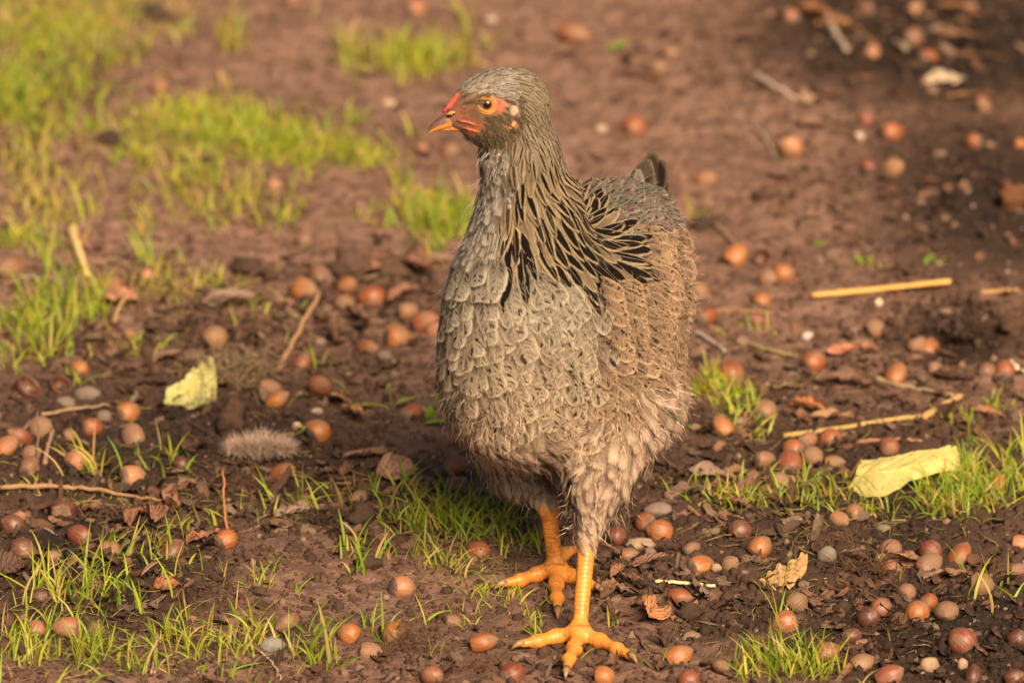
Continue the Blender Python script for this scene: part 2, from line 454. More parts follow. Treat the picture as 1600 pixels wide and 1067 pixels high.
h = g.math('ADD', g.math('MULTIPLY', g.math('MULTIPLY', scr, lv[0]), 1.0), g.math('MULTIPLY', n, .8))
SKIN = g.bsdf(g.mix(lv[0], skin, cl), g.math('SUBTRACT', .7, g.math('MULTIPLY', lv[0], .28)), .4, g.bump(h, .00022), sss=.08)
def plain(name, col, rough, spec, nscale=300, amt=.4, dk=(.05, .03, .02), coat=0.0, bd=.0006, sss=0):
    g = NG(name); n = g.noise(g.obj(), nscale, 3)
    return g.bsdf(g.mix(g.math('MULTIPLY', g.step(n, .4, .8), amt), col, dk), rough, spec, g.bump(n, bd), coat=coat, sss=sss)
COMB = plain('comb_skin', (.42, .075, .05), .65, .25, 700, .6, (.30, .05, .035), bd=.0012)
FACE = plain('face_skin', (.36, .10, .045), .65, .25, 700, .7, (.26, .07, .035), bd=.0012)
LOBE = plain('ear_lobe', (.33, .25, .165), .7, .25, 400, .3, (.35, .25, .17))
CLAW = plain('claw_horn', (.22, .13, .055), .4, .4)
PUPIL = plain('pupil', (.004, .003, .002), .16, .4, amt=0, bd=0)
IRIS = plain('iris', (.36, .12, .015), .15, .5, 900, .5, (.10, .03, .01), coat=0.0, bd=0)
LID = plain('eye_lid', (.34, .17, .04), .5, .3, 700, .3)
g = NG('beak_horn')
uv = g.uv(); n = g.noise(g.obj(), 300, 3)
c = g.mix(g.step(g.math('ADD', uv[0], g.math('MULTIPLY', g.math('SUBTRACT', n, .5), .2)), .30, .56), (.085, .046, .034), (.40, .175, .035))
c = g.mix(g.step(uv[1], .45, .05), c, (.48, .15, .06))
BEAK = g.bsdf(c, .35, .45, g.bump(n, .0003))

# ------------------------------------------------------------------ ground: one sheet, fine in view, coarse to the horizon
def axis(lo, hi, step, far, grow=1.22):
    a = list(np.arange(lo, hi + step * .5, step)); s = step; x = a[-1]
    while x < far: s *= grow; x += s; a.append(x)
    s = step; x = a[0]; b = []
    while x > -far: s *= grow; x -= s; b.append(x)
    return np.array(b[::-1] + a)
gx = axis(-.46, .46, .0027, 120); gy = axis(-.22, 1.36, .0032, 120)
XX, YY = np.meshgrid(gx, gy)  # crumbs darken with the same humus and painted shade
near = (np.abs(XX) < 1.2) & (YY > -1) & (YY < 2.4)
ZZ = np.where(near, height(XX, YY), height(XX, YY, False) * np.exp(-np.maximum(0, np.hypot(XX, YY) - 2) * .2))
hv = field(HUMUS_SHADE_W, XX, YY); mv = field(MOSS_W, XX, YY)
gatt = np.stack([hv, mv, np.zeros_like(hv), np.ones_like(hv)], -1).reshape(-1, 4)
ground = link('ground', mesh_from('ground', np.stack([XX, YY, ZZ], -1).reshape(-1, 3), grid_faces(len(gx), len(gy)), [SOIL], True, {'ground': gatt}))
tag(ground, kind='structure')

# ------------------------------------------------------------------ the hen
MP = 1 / 2516.0
hen = bpy.data.objects.new('hen', None); COL.objects.link(hen)
hen.location = (.05, .05, 0); hen.empty_display_size = .05
tag(hen, 'speckled grey and buff hen striding on bare orange legs, head turned sideways', 'hen')
bpy.context.view_layer.update()
HLOC = np.array(hen.location)
def hl(v): return np.asarray(v) - HLOC            # world to hen space

F_ = np.array([-.42, -.9075, 0]); S_ = np.array([.9075, -.42, 0]); U_ = np.array([0, 0, 1.0])
def HY(px): return .045 + (px - 775) * MP * .30
HF = np.array([-.957, -.287, -.05]); HF /= np.linalg.norm(HF); HS = np.array([.287, -.957, 0]); HU = np.cross(HS, HF); HU = HU if HU[2] > 0 else -HU
def hp(px, py): return P(px, py, HY(px))
FFOOT = G(905, 986, .0085); RFOOT = G(868, 886, .0085)
BODY = ((F_, S_, U_))
prims = []
def ell(c, axes, r, k): prims.append(('e', np.asarray(c), np.array(axes), np.asarray(r, float), k))
def cone(a, b, ra, rb, k): prims.append(('c', np.asarray(a), np.asarray(b), ra, rb, k))
ell(P(893, 494, .120), ((F_ * .985 + U_ * .17), S_, (U_ * .985 - F_ * .17)), (.102, .061, .063), .0)
ell(P(814, 525, .062), BODY, (.048, .043, .070), .03)
ell(P(818, 610, .07), BODY, (.045, .043, .040), .03)
ell(P(990, 468, .145), BODY, (.066, .022, .046), .02)
ell(P(938, 350, .165), BODY, (.050, .038, .020), .03)
ell(P(968, 620, .155), BODY, (.046, .038, .036), .03)
cone(P(985, 362, .205), P(1012, 318, .240), .020, .009, .03)
cone(P(826, 430, .065), P(826, 330, .064), .033, .0255, .035)
cone(P(826, 330, .064), P(813, 245, .055), .0255, .0215, .02)
cone(P(813, 245, .055), P(803, 185, .050), .0215, .0205, .012)
HAX = (HF, HS, HU)
ell(hp(778, 160), HAX, (.0275, .0165, .0195), .008)
ell(hp(802, 165), HAX, (.0190, .0165, .0190), .010)
ell(hp(765, 193), HAX, (.0180, .0120, .0125), .008)
cone(hp(740, 170), hp(712, 184), .0110, .0062, .008)
# legs: thigh, shank, foot
cone(P(962, 640, .078), P(934, 765, .034), .037, .0150, .03)
cone(P(934, 765, .034), P(918, 842, .013), .0150, .0062, .008)
fk = P(917, 850, .012)
cone(fk, FFOOT, .0056, .0047, .006)
cone(P(806, 660, .122), P(816, 742, .122), .031, .0185, .03)
rk = P(857, 790, RFOOT[1] + .004)
cone(P(816, 742, .122), rk, .0150, .0062, .008)
cone(rk, RFOOT, .0057, .0047, .006)
TOES = []
def toe(foot, pix, r0=.0049, up=.0046):
    pts = [foot - np.array([0, 0, .001])] + [G(x, y, up) for x, y in pix]
    n = len(pts) - 1
    for i in range(n):
        t0, t1 = i / n, (i + 1) / n
        cone(pts[i], pts[i + 1], r0 * (1 - .42 * t0), r0 * (1 - .42 * t1), .004)
        if i: ell(pts[i] - np.array([0, 0, .0010]), np.eye(3), (.0051 * (1 - .3 * t0),) * 3, .003)
    TOES.append(pts)
toe(FFOOT, [(897, 1012), (889, 1030), (885, 1046)])
toe(FFOOT, [(868, 994), (840, 1001), (816, 1005)])
toe(FFOOT, [(938, 1001), (965, 1014), (985, 1024)])
toe(FFOOT, [(905, 972), (893, 966)], .0046, .006)
toe(RFOOT, [(869, 912), (870, 934), (871, 952)])
toe(RFOOT, [(838, 897), (812, 906), (788, 911)])
toe(RFOOT, [(893, 900), (915, 911), (932, 917)])
toe(RFOOT, [(880, 864), (900, 857)], .0048, .007)
for f in (FFOOT, RFOOT): ell(f, np.eye(3), (.0066, .0062, .0056), .004)

HS_ = .0021
allp = np.array([p[1] for p in prims] + [p[2] for p in prims if p[0] == 'c'])
lo = np.array([P(690, 0, .05)[0] - .04, -.10, -.02]); hi = np.array([P(1100, 0, .05)[0] + .05, .33, .41])
nx, ny, nz = [int(v) for v in np.ceil((hi - lo) / HS_)]
D = np.full((nx, ny, nz), 1.0, np.float32)
for p in prims:
    if p[0] == 'e':
        m = p[3].max(); b0, b1 = p[1] - m, p[1] + m; k = p[4]
    else:
        m = max(p[3], p[4]); b0 = np.minimum(p[1], p[2]) - m; b1 = np.maximum(p[1], p[2]) + m; k = p[5]
    pad = k + .012
    i0 = np.clip(((b0 - pad - lo) / HS_).astype(int), 0, (nx, ny, nz)); i1 = np.clip(((b1 + pad - lo) / HS_).astype(int) + 1, 0, (nx, ny, nz))
    ax = [lo[q] + HS_ * np.arange(i0[q], i1[q]) for q in range(3)]
    X, Y, Z = [a.astype(np.float32) for a in np.meshgrid(*ax, indexing='ij')]
    if p[0] == 'e':
        q0 = [((X - p[1][0]) * a[0] + (Y - p[1][1]) * a[1] + (Z - p[1][2]) * a[2]) for a in p[2]]
        k0 = np.sqrt(sum((q / r) ** 2 for q, r in zip(q0, p[3]))); k1 = np.sqrt(sum((q / r ** 2) ** 2 for q, r in zip(q0, p[3]))) + 1e-6
        d = k0 * (k0 - 1) / k1
    else:
        ab = p[2] - p[1]; L2 = float(ab @ ab)
        t = np.clip(((X - p[1][0]) * ab[0] + (Y - p[1][1]) * ab[1] + (Z - p[1][2]) * ab[2]) / L2, 0, 1)
        d = np.sqrt((X - p[1][0] - t * ab[0]) ** 2 + (Y - p[1][1] - t * ab[1]) ** 2 + (Z - p[1][2] - t * ab[2]) ** 2) - (p[3] + (p[4] - p[3]) * t)
    sub = D[i0[0]:i1[0], i0[1]:i1[1], i0[2]:i1[2]]
    if k > 0:
        hh = np.clip(.5 + .5 * (sub - d) / k, 0, 1)
        new = sub * (1 - hh) + d * hh - k * hh * (1 - hh)
        new = np.where(sub > .9, d, new)
    else:
        new = np.minimum(sub, d)
    sub[...] = new

def surface_nets(D, lo, h):
    s = D < 0
    nx, ny, nz = D.shape
    cnt = np.zeros((nx - 1, ny - 1, nz - 1), np.int8)
    cs = [(i, j, k) for i in (0, 1) for j in (0, 1) for k in (0, 1)]
    for i, j, k in cs: cnt += s[i:nx - 1 + i, j:ny - 1 + j, k:nz - 1 + k]
    act = np.argwhere((cnt > 0) & (cnt < 8))
    idx = -np.ones(cnt.shape, np.int64); idx[act[:, 0], act[:, 1], act[:, 2]] = np.arange(len(act))
    acc = np.zeros((len(act), 3)); num = np.zeros(len(act))
    for c in cs:
        for a in range(3):
            if c[a]: continue
            e = list(c); e[a] = 1
            d0 = D[act[:, 0] + c[0], act[:, 1] + c[1], act[:, 2] + c[2]]; d1 = D[act[:, 0] + e[0], act[:, 1] + e[1], act[:, 2] + e[2]]
            cr = (d0 < 0) != (d1 < 0)
            t = np.where(cr, d0 / np.where(cr, d0 - d1, 1), 0)
            pt = np.tile(np.array(c, float), (len(act), 1)); pt[:, a] += t
            acc += pt * cr[:, None]; num += cr
    V = lo + h * (act + acc / num[:, None])
    faces = []
    for a in range(3):
        b, c = (a + 1) % 3, (a + 2) % 3
        sl0 = [slice(None)] * 3; sl1 = [slice(None)] * 3; sl0[a] = slice(0, -1); sl1[a] = slice(1, None)
        s0, s1 = s[tuple(sl0)], s[tuple(sl1)]
        e = np.argwhere(s0 != s1)
        e = e[(e[:, b] > 0) & (e[:, c] > 0) & (e[:, b] < D.shape[b] - 1) & (e[:, c] < D.shape[c] - 1)]
        fl = s0[e[:, 0], e[:, 1], e[:, 2]]
        q = []
        for db, dc in ((1, 1), (0, 1), (0, 0), (1, 0)):
            g_ = e.copy(); g_[:, b] -= db; g_[:, c] -= dc; q.append(idx[g_[:, 0], g_[:, 1], g_[:, 2]])
        q = np.stack(q, 1)
        q[~fl] = q[~fl][:, ::-1]
        faces.append(q)
    return V, np.concatenate(faces)
BV, BF = surface_nets(D, lo, HS_)
del D
bvh = BVHTree.FromPolygons(BV.tolist(), BF.tolist())
def cast(px, py):
    d = Vector(ray(px, py)).normalized()
    loc, nrm, i, dist = bvh.ray_cast(Vector(CAM), d)
    return loc, nrm
EYE, EYEN = cast(761, 163)
if EYEN.dot(Vector(ray(761, 163))) > 0: EYEN = -EYEN
# skin colours and the leg attribute
ppx, ppy, _dep = project(BV)
def gauss(cx, cy, rx, ry): return np.exp(-(((ppx - cx) / rx) ** 2 + ((ppy - cy) / ry) ** 2))
headm = (BV[:, 2] > .27)
fcol = np.tile(np.array([.27, .19, .125, 1.0]), (len(BV), 1))
fcol[(BV[:, 2] > .25), :3] = (.15, .11, .072)
def blend(m, c):
    global fcol
    fcol[:, :3] = fcol[:, :3] * (1 - m[:, None]) + np.array(c) * m[:, None]
blend(np.clip(headm * gauss(745, 168, 28, 20) * 1.3, 0, 1), (.17, .085, .045))
blend(np.clip(headm * gauss(716, 175, 22, 16) * 1.1, 0, 1), (.24, .085, .048))
blend(np.clip(headm * gauss(779, 165, 13, 12) * 1.4, 0, 1), (.36, .098, .042))
blend(np.clip(headm * gauss(742, 199, 17, 11) * 1.4, 0, 1), (.38, .12, .05))
blend(np.clip(headm * gauss(800, 196, 9, 9) * 1.0, 0, 1), (.55, .22, .06))
legv = np.zeros((len(BV), 4)); legv[:, 3] = 1
def legchain(chain, rad):
    best = np.full(len(BV), 9.0); arc = np.zeros(len(BV)); L = 0
    for a, b in zip(chain[:-1], chain[1:]):
        ab = b - a; l = np.linalg.norm(ab); t = np.clip((BV - a) @ ab / l ** 2, 0, 1)
        d = np.linalg.norm(BV - a - t[:, None] * ab, axis=1); m = d < best
        best[m] = d[m]; arc[m] = L + t[m] * l; L += l
    return best, arc
bd = np.full(len(BV), 9.0)
for ch in [[fk, FFOOT], [rk, RFOOT]] + TOES:
    b_, a_ = legchain(ch, 0); m = b_ < bd; bd[m] = b_[m]; legv[m, 1] = a_[m]
isleg = np.clip(1 - np.maximum(bd - .0085, 0) / .003, 0, 1)
kneez = .5 * (fk[2] + rk[2])
isleg *= np.clip((np.where(BV[:, 1] < .06, fk[2], rk[2]) - BV[:, 2]) / .006 + .6, 0, 1)
legv[:, 0] = isleg
fz = np.minimum(np.linalg.norm(BV - FFOOT, axis=1), np.linalg.norm(BV - RFOOT, axis=1))
legv[:, 2] = np.exp(-(fz / .012) ** 2) * .35
blend(isleg, (.56, .205, .030))
body = link('body', mesh_from('hen_body', hl(BV), BF, [SKIN], True, {'fcol': fcol, 'leg': legv}), hen)

# ------------------------------------------------------------------ plumage
GUIDE = []
def gd(a, Ya, b, Yb): 
    p = P(*a, Ya); q = P(*b, Yb); d = q - p; GUIDE.append((p, d / np.linalg.norm(d)))
for a, b in [((705, 178), (735, 140)), ((725, 140), (765, 112)), ((765, 112), (810, 112)), ((800, 115), (845, 150)), ((840, 145), (866, 210)),
             ((740, 150), (790, 140)), ((780, 140), (830, 165)), ((820, 165), (845, 220)), ((745, 190), (775, 215)), ((730, 205), (755, 240)), ((770, 190), (800, 230)), ((790, 200), (815, 250))]:
    gd(a, HY(a[0]), b, HY(b[0]))
for a, Ya, b, Yb in [((755, 240), .035, (735, 320), .03), ((800, 250), .03, (790, 330), .025), ((840, 240), .05, (875, 320), .06), ((870, 250), .07, (905, 320), .09),
                     ((735, 320), .04, (720, 400), .04), ((790, 330), .025, (780, 400), .02), ((840, 320), .03, (875, 395), .04), ((880, 330), .07, (950, 400), .09), ((860, 380), .05, (910, 440), .06),
                     ((720, 400), .05, (700, 500), .05), ((780, 400), .02, (775, 500), .01), ((850, 430), .03, (890, 510), .03), ((930, 420), .07, (990, 470), .10),
                     ((700, 500), .05, (715, 600), .05), ((775, 500), .01, (790, 600), .01), ((870, 500), .03, (915, 580), .03), ((960, 480), .08, (1030, 540), .13), ((1040, 450), .15, (1085, 500), .19),
                     ((720, 600), .05, (755, 690), .06), ((790, 600), .02, (830, 690), .03), ((880, 600), .03, (930, 680), .04), ((980, 580), .08, (1030, 650), .12), ((1060, 600), .15, (1080, 680), .18),
                     ((840, 690), .04, (880, 740), .05), ((930, 690), .04, (935, 790), .02), ((1000, 680), .10, (990, 760), .10), ((930, 780), .03, (920, 840), .01), ((800, 690), .11, (800, 760), .12), ((850, 720), .12, (855, 790), .12),
                     ((920, 300), .12, (980, 300), .20), ((950, 330), .13, (1020, 340), .22), ((1020, 340), .19, (1070, 420), .24), ((980, 290), .20, (1020, 270), .25), ((1040, 330), .22, (1080, 400), .25)]:
    gd(a, Ya, b, Yb)
GP = np.array([p for p, _ in GUIDE]); GD = np.array([d for _, d in GUIDE])
def flow(p, n):
    w = 1 / (np.sum((GP - p) ** 2, 1) + 2e-5) ** 2
    d = (GD * w[:, None]).sum(0); d = d - n * (d @ n)
    return d / (np.linalg.norm(d) + 1e-9)
def inside(px, py, poly):
    c = False; j = len(poly) - 1
    for i in range(len(poly)):
        xi, yi = poly[i]; xj, yj = poly[j]
        if (yi > py) != (yj > py) and px < (xj - xi) * (py - yi) / (yj - yi) + xi: c = not c
        j = i
    return c
HACK = [(790, 90), (850, 110), (890, 200), (920, 290), (940, 340), (990, 390), (1000, 440), (960, 446), (905, 440), (850, 418), (800, 398), (782, 350), (790, 300), (800, 250), (806, 215), (818, 185), (815, 155), (800, 130)]
EYEP = np.array(EYE)
def style(p, px, py):
    """kind, length, width, colour, bars, centre, freq, fray, lift, round"""
    j = lambda s: 1 + rng.uniform(-s, s)
    bx, by = px, py
    if py > 230: px += rng.normal(0, 9); py += rng.normal(0, 9)
    face = (EYEN.dot(Vector(p) - EYE) > -.03)
    if py < 222 and p[2] > .26 and not inside(px, py, HACK):
        if face and (((px - 767) / 22) ** 2 + ((py - 163) / 15) ** 2 < 1 or ((px - 738) / 24) ** 2 + ((py - 174) / 12) ** 2 < 1): return None
        if px < 722 and py > 150 or (px < 760 and 184 < py < 208 and px < 750): return None
        if ((px - 803) / 8) ** 2 + ((py - 172) / 10) ** 2 < 1 and face: return None
        if py < 150: 
            t = min(1, max(0, (px - 745) / 60))
            k = j(.18); return ('crown', .0068 * j(.2), .0036 * j(.2), (.60 * k, .53 * k, .43 * k), .35 * (1 - t), .55 + .25 * t, .03 + .10 * t, .5, .0012, 0)
        k = j(.25); return ('cheek', .0080 * j(.2), .0036 * j(.2), (.24 * k, .18 * k, .11 * k), 0, .35 * rng.random(), .12, .8, .0013, 0)
    if inside(px, py, HACK):
        t = min(1, max(0, (py - 140) / 250))
        k = j(.16)
        if t < .45: return ('hackle', (.010 + .010 * t) * j(.15), (.0042 + .004 * t) * j(.15), (.42 * k, .34 * k, .225 * k), 0, 1.0, .05 + .12 * t, .35, .0014, 1)
        t2 = (t - .45) / .55; q = rng.random()
        return ('hackle', (.016 + .020 * t2) * j(.15), (.0064 + .0076 * t2) * j(.15), (.44 * k, .335 * k, .20 * k), 0, 1.0 if q > .1 else .3, .13 + .24 * t2 * j(.3), .4, .0030, 1)
    if py < 400 and px < 860 and p[1] < .11:
        return ('throat', .017 * j(.2), .010 * j(.2), ((k := j(.14)) * .64, .57 * k, .47 * k), .85 * (rng.random() > .3), .5 * (rng.random() > .85), .20, .75, .0016, 2)
    if py < 365 and px > 880:
        return ('back', .018 * j(.15), .011 * j(.15), (.34 * j(.15), .29 * j(.12), .225), .95, .15, .36, .35, .0022, 2)
    if py > 650 or (py > 590 and px > 985):
        t = rng.random(); kk_ = j(.15)
        low = min(1, max(0, (py - 700) / 110)) if p[1] < .09 or px < 880 else 0
        return ('belly', (.027 - .015 * low) * j(.2), (.0150 - .0075 * low) * j(.2), (.78 * kk_, .565 * kk_ * j(.04), .40 * kk_), (.8 if px < 960 else .5) * t, 0,  .32 * j(.2), .95, .0050 - .0030 * low, 0)  # pinkish cream, with the sun on the lower body put into the colour
    if px > 925 - max(0, (py - 520)) * .1:
        dk = math.exp(-(((px - 965) / 42) ** 2 + ((py - 520) / 120) ** 2))
        c = (1 - .45 * dk) * j(.18)
        return ('wing', .027 * j(.15), .0165 * j(.15), (.56 * c, .38 * c * j(.04), .235 * c), rng.uniform(.75, 1), .12 * dk, .50 * j(.2), .34, .0032, 2)  # brown flank feathers, their warm light also put into the colour
    t = min(1, max(0, (py - 400) / 250))  # grey above, warm below: upper shade and lower sun mixed into feather colour
    k = j(.11); w_ = j(.2); return ('breast', .026 * j(.2) * w_, .0190 * j(.15) * w_, ((.42 + .16 * t) * k, (.38 + .06 * t) * k * j(.03), (.285 + .01 * t) * k), rng.uniform(.75, 1.0), 0, .42 * j(.2), .32, .0034, 2)
SPACE = {'crown': .0019, 'cheek': .0021, 'hackle': .0036, 'throat': .0050, 'back': .0050, 'belly': .0064, 'wing': .0068, 'breast': .0068}

tri = np.concatenate([BF[:, [0, 1, 2]], BF[:, [0, 2, 3]]])
ta_, tb_, tc_ = BV[tri[:, 0]], BV[tri[:, 1]], BV[tri[:, 2]]
ar = np.linalg.norm(np.cross(tb_ - ta_, tc_ - ta_), axis=1)
pick = rng.choice(len(tri), 70000, p=ar / ar.sum())
u1 = np.sqrt(rng.random(70000)); u2 = rng.random(70000)
pts = (1 - u1)[:, None] * ta_[pick] + (u1 * (1 - u2))[:, None] * tb_[pick] + (u1 * u2)[:, None] * tc_[pick]
pxs, pys, _ = project(pts)
PROF = {0: lambda v: np.minimum(1, (v / .2 + .02) ** .6) * np.sqrt(np.clip(1 - np.clip((v - .5) / .51, 0, 1) ** 2, 0, 1)),
        1: lambda v: np.minimum(1, (v / .22 + .02) ** .6) * np.clip(1.02 - np.clip((v - .38) / .64, 0, 1) ** 1.5, 0, 1) ** .8,
        2: lambda v: np.minimum(1, (v / .25 + .03) ** .55) * np.sqrt(np.clip(1 - np.clip((v - .60) / .41, 0, 1) ** 2.4, 0, 1))}
def feather(p, d, n, L, W, lift, prof, nu, nv, conform=True, bend=0.0):
    vs = np.linspace(0, 1, nv); wv = W * .5 * PROF[prof](vs)
    us = np.linspace(-1, 1, nu)
    out = np.empty((nv, nu, 3)); uvs = np.empty((nv, nu, 2))
    q = np.array(p); dd = np.array(d); nn = np.array(n); step = L / (nv - 1)
    off0 = rng.uniform(.0002, .0012)
    for i, v in enumerate(vs):
        o_ = off0 + lift * (.15 + .85 * v ** 1.4) - bend * v * v
        side = np.cross(nn, dd); side /= np.linalg.norm(side) + 1e-9
        c = q + nn * o_
        out[i] = c + side * (us * wv[i])[:, None] - nn * (np.abs(us) ** 2 * wv[i] * .28)[:, None]
        uvs[i, :, 0] = us * .5 + .5; uvs[i, :, 1] = v
        if i < nv - 1:
            q2 = q + dd * step
            if conform:
                l, nm, _, ds = bvh.find_nearest(Vector(q2))
                if l is not None and ds < .012:
                    nm = np.array(nm)
                    nn2 = nn * .45 + nm * .55; nn2 /= np.linalg.norm(nn2)
                    q2 = np.array(l) * .8 + q2 * .2; nn = nn2
                    dd = dd - nn * (dd @ nn); dd /= np.linalg.norm(dd) + 1e-9
            q = q2
    return out.reshape(-1, 3), uvs.reshape(-1, 2)
cells = {}
FE = []
for i in range(len(pts)):
    p = pts[i]
    if p[2] < .055 or (p[2] < fk[2] + .004 and p[1] < .06) or (p[2] < rk[2] + .004 and p[1] < .2 and pxs[i] < 880): continue
    st = style(p, pxs[i], pys[i])
    if st is None: continue
    sp = SPACE[st[0]]
    if st[0] == 'hackle': sp = .0020 + .0046 * min(1, max(0, (pys[i] - 130) / 250))
    ck = tuple((p / .01).astype(int)); ok = True
    for dx in (-1, 0, 1):
        for dy in (-1, 0, 1):
            for dz in (-1, 0, 1):
                for q, s2 in cells.get((ck[0] + dx, ck[1] + dy, ck[2] + dz), ()):
                    if (q[0] - p[0]) ** 2 + (q[1] - p[1]) ** 2 + (q[2] - p[2]) ** 2 < (sp * .5 + s2 * .5) ** 2: ok = False; break
                if not ok: break
            if not ok: break
        if not ok: break
    if not ok: continue
    cells.setdefault(ck, []).append((p, sp))
    l, nm, _, _ = bvh.find_nearest(Vector(p)); nm = np.array(nm)
    d = flow(p, nm); side = np.cross(nm, d)
    cl_ = float(vnoise(np.array([p[0] * 55 + p[1] * 30]), np.array([p[2] * 42 - p[1] * 30]), 41)[0])
    ja = rng.normal(0, {'crown': .08, 'hackle': .10}.get(st[0], .14)) + cl_ * {'crown': .2, 'hackle': .4, 'breast': 1.1, 'belly': 1.9, 'wing': .9}.get(st[0], .5)
    d = d * math.cos(ja) + side * math.sin(ja)
    face = -float(nm @ (p - CAM)) / np.linalg.norm(p - CAM)
    FE.append((st, p, d, nm, face))
print('feathers', len(FE), 'body verts', len(BV))
order = sorted((i for i in range(len(FE)) if FE[i][4] > .15 and FE[i][0][0] not in ('crown', 'cheek')), key=lambda i: -FE[i][0][1] * FE[i][0][2] * FE[i][4] * (1.5 if FE[i][0][0] in ('breast', 'hackle', 'wing') else 1))
single = set(order[:270])
NAMES = {'breast': 'breast_feather', 'hackle': 'neck_feather', 'wing': 'wing_feather', 'belly': 'belly_feather', 'back': 'back_feather', 'throat': 'throat_feather'}
PV, PF, PUV, PC, PP = [], [], [], [], []; pn = 0
for i, (st, p, d, nm, fc) in enumerate(FE):
    small = st[0] in ('crown', 'cheek')
    nu, nv = (3, 4) if small else (5, 7)
    v, uv_ = feather(p, d, nm, st[1], st[2], st[8] * rng.uniform(.75, 1.3) * (1 + 1.5 * float(vnoise(np.array([p[0] * 48 + p[1] * 25]), np.array([p[2] * 40 - p[1] * 25]), 43)[0])), st[9], nu, nv)
    col = np.tile([*st[3], rng.random()], (len(v), 1)); par_ = np.tile([st[4], st[5], st[6], st[7]], (len(v), 1))
    f = grid_faces(nu, nv)
    if i in single:
        me = mesh_from(NAMES[st[0]], hl(v), f, [FEATHER], True, {'fcol': col, 'fpar': par_}, uv_)
        link(NAMES[st[0]], me, hen)
    else:
        PV.append(v); PF.append(f + pn); PUV.append(uv_); PC.append(col); PP.append(par_); pn += len(v)
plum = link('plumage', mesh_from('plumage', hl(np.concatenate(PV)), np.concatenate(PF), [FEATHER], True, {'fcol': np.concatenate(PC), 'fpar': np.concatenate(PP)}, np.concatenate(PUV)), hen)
tag(plum, kind='stuff')

# tail: a few upright dark feathers over smaller coverts
def quill(p0, p1, W, col, cen, bars, roll, name='tail_feather'):
    p0 = np.asarray(p0); p1 = np.asarray(p1); d = p1 - p0; L = np.linalg.norm(d); d /= L
    n = np.cross(d, np.array([math.cos(roll), math.sin(roll), 0])); n /= np.linalg.norm(n)
    if n @ (CAM - p0) < 0: n = -n
    v, uv_ = feather(p0, d, n, L, W, .002, 1, 7, 10, False, .004)
    col = np.tile([*col, rng.random()], (len(v), 1)); par_ = np.tile([bars, cen, .5, .35], (len(v), 1))
    link(name, mesh_from(name, hl(v), grid_faces(7, 10), [FEATHER], True, {'fcol': col, 'fpar': par_}, uv_), hen)
for a, Ya, b, Yb, W, c, cen, bars, roll in [((1006, 318), .235, (1023, 230), .275, .024, (.12, .08, .052), .75, 0, .3), ((1014, 318), .24, (1033, 242), .27, .021, (.10, .065, .04), .95, 0, -.5),
                                ((998, 318), .23, (1012, 240), .264, .023, (.17, .13, .09), .55, .9, .2), ((985, 318), .225, (996, 256), .252, .020, (.30, .25, .185), .25, .95, .1),
                                ((978, 326), .215, (986, 272), .246, .018, (.31, .26, .20), .2, .95, 0), ((1022, 322), .24, (1038, 272), .262, .018, (.12, .08, .05), .7, .3, -.4),
                                ((1028, 330), .235, (1046, 298), .258, .018, (.22, .16, .11), .3, .9, -.4)]:
    quill(P(*a, Ya), P(*b, Yb), W, c, cen, bars, roll)

# the folded wing: two rows of coverts over the flight feathers
def wing_quill(ax, ay, bx_, by_, L, W, col, bars, cen, lift, name):
    l, nm = cast(ax, ay); l2, _ = cast(bx_, by_)
    if l is None or l2 is None: return
    nm = np.array(nm); p = np.array(l); d = np.array(l2) - p; d = d - nm * (d @ nm); d /= np.linalg.norm(d)
    v, uv_ = feather(p + nm * .0035, d, nm, L, W, lift, 2, 7, 10)
    c_ = np.tile([*col, rng.random()], (len(v), 1)); q_ = np.tile([bars, cen, .5, .26], (len(v), 1))
    link(name, mesh_from(name, hl(v), grid_faces(7, 10), [FEATHER], True, {'fcol': c_, 'fpar': q_}, uv_), hen)
for i in range(7):
    k_ = rng.uniform(.85, 1.15); t_ = i / 6
    wing_quill(978 + 10 * t_, 430 + 118 * t_, 1050 - 6 * t_, 478 + 122 * t_, .046 * rng.uniform(.92, 1.05), .0165, (.43 * k_, .29 * k_, .175 * k_), .95, .12, .0042, 'flight_feather')
for row, (x0, y0, x1, y1, L_, n_) in enumerate([(950, 425, 968, 548, .034, 8), (928, 432, 946, 540, .028, 7)]):
    for i in range(n_):
        k_ = rng.uniform(.85, 1.2); t_ = (i + .5 * row) / (n_ - 1)
        ax = x0 + (x1 - x0) * t_; ay = y0 + (y1 - y0) * t_
        wing_quill(ax, ay, ax + 58, ay + 40, L_ * rng.uniform(.9, 1.1), .0165, (.46 * k_, .315 * k_, .195 * k_), .95, .1, .0056 + .001 * row, 'covert_feather')

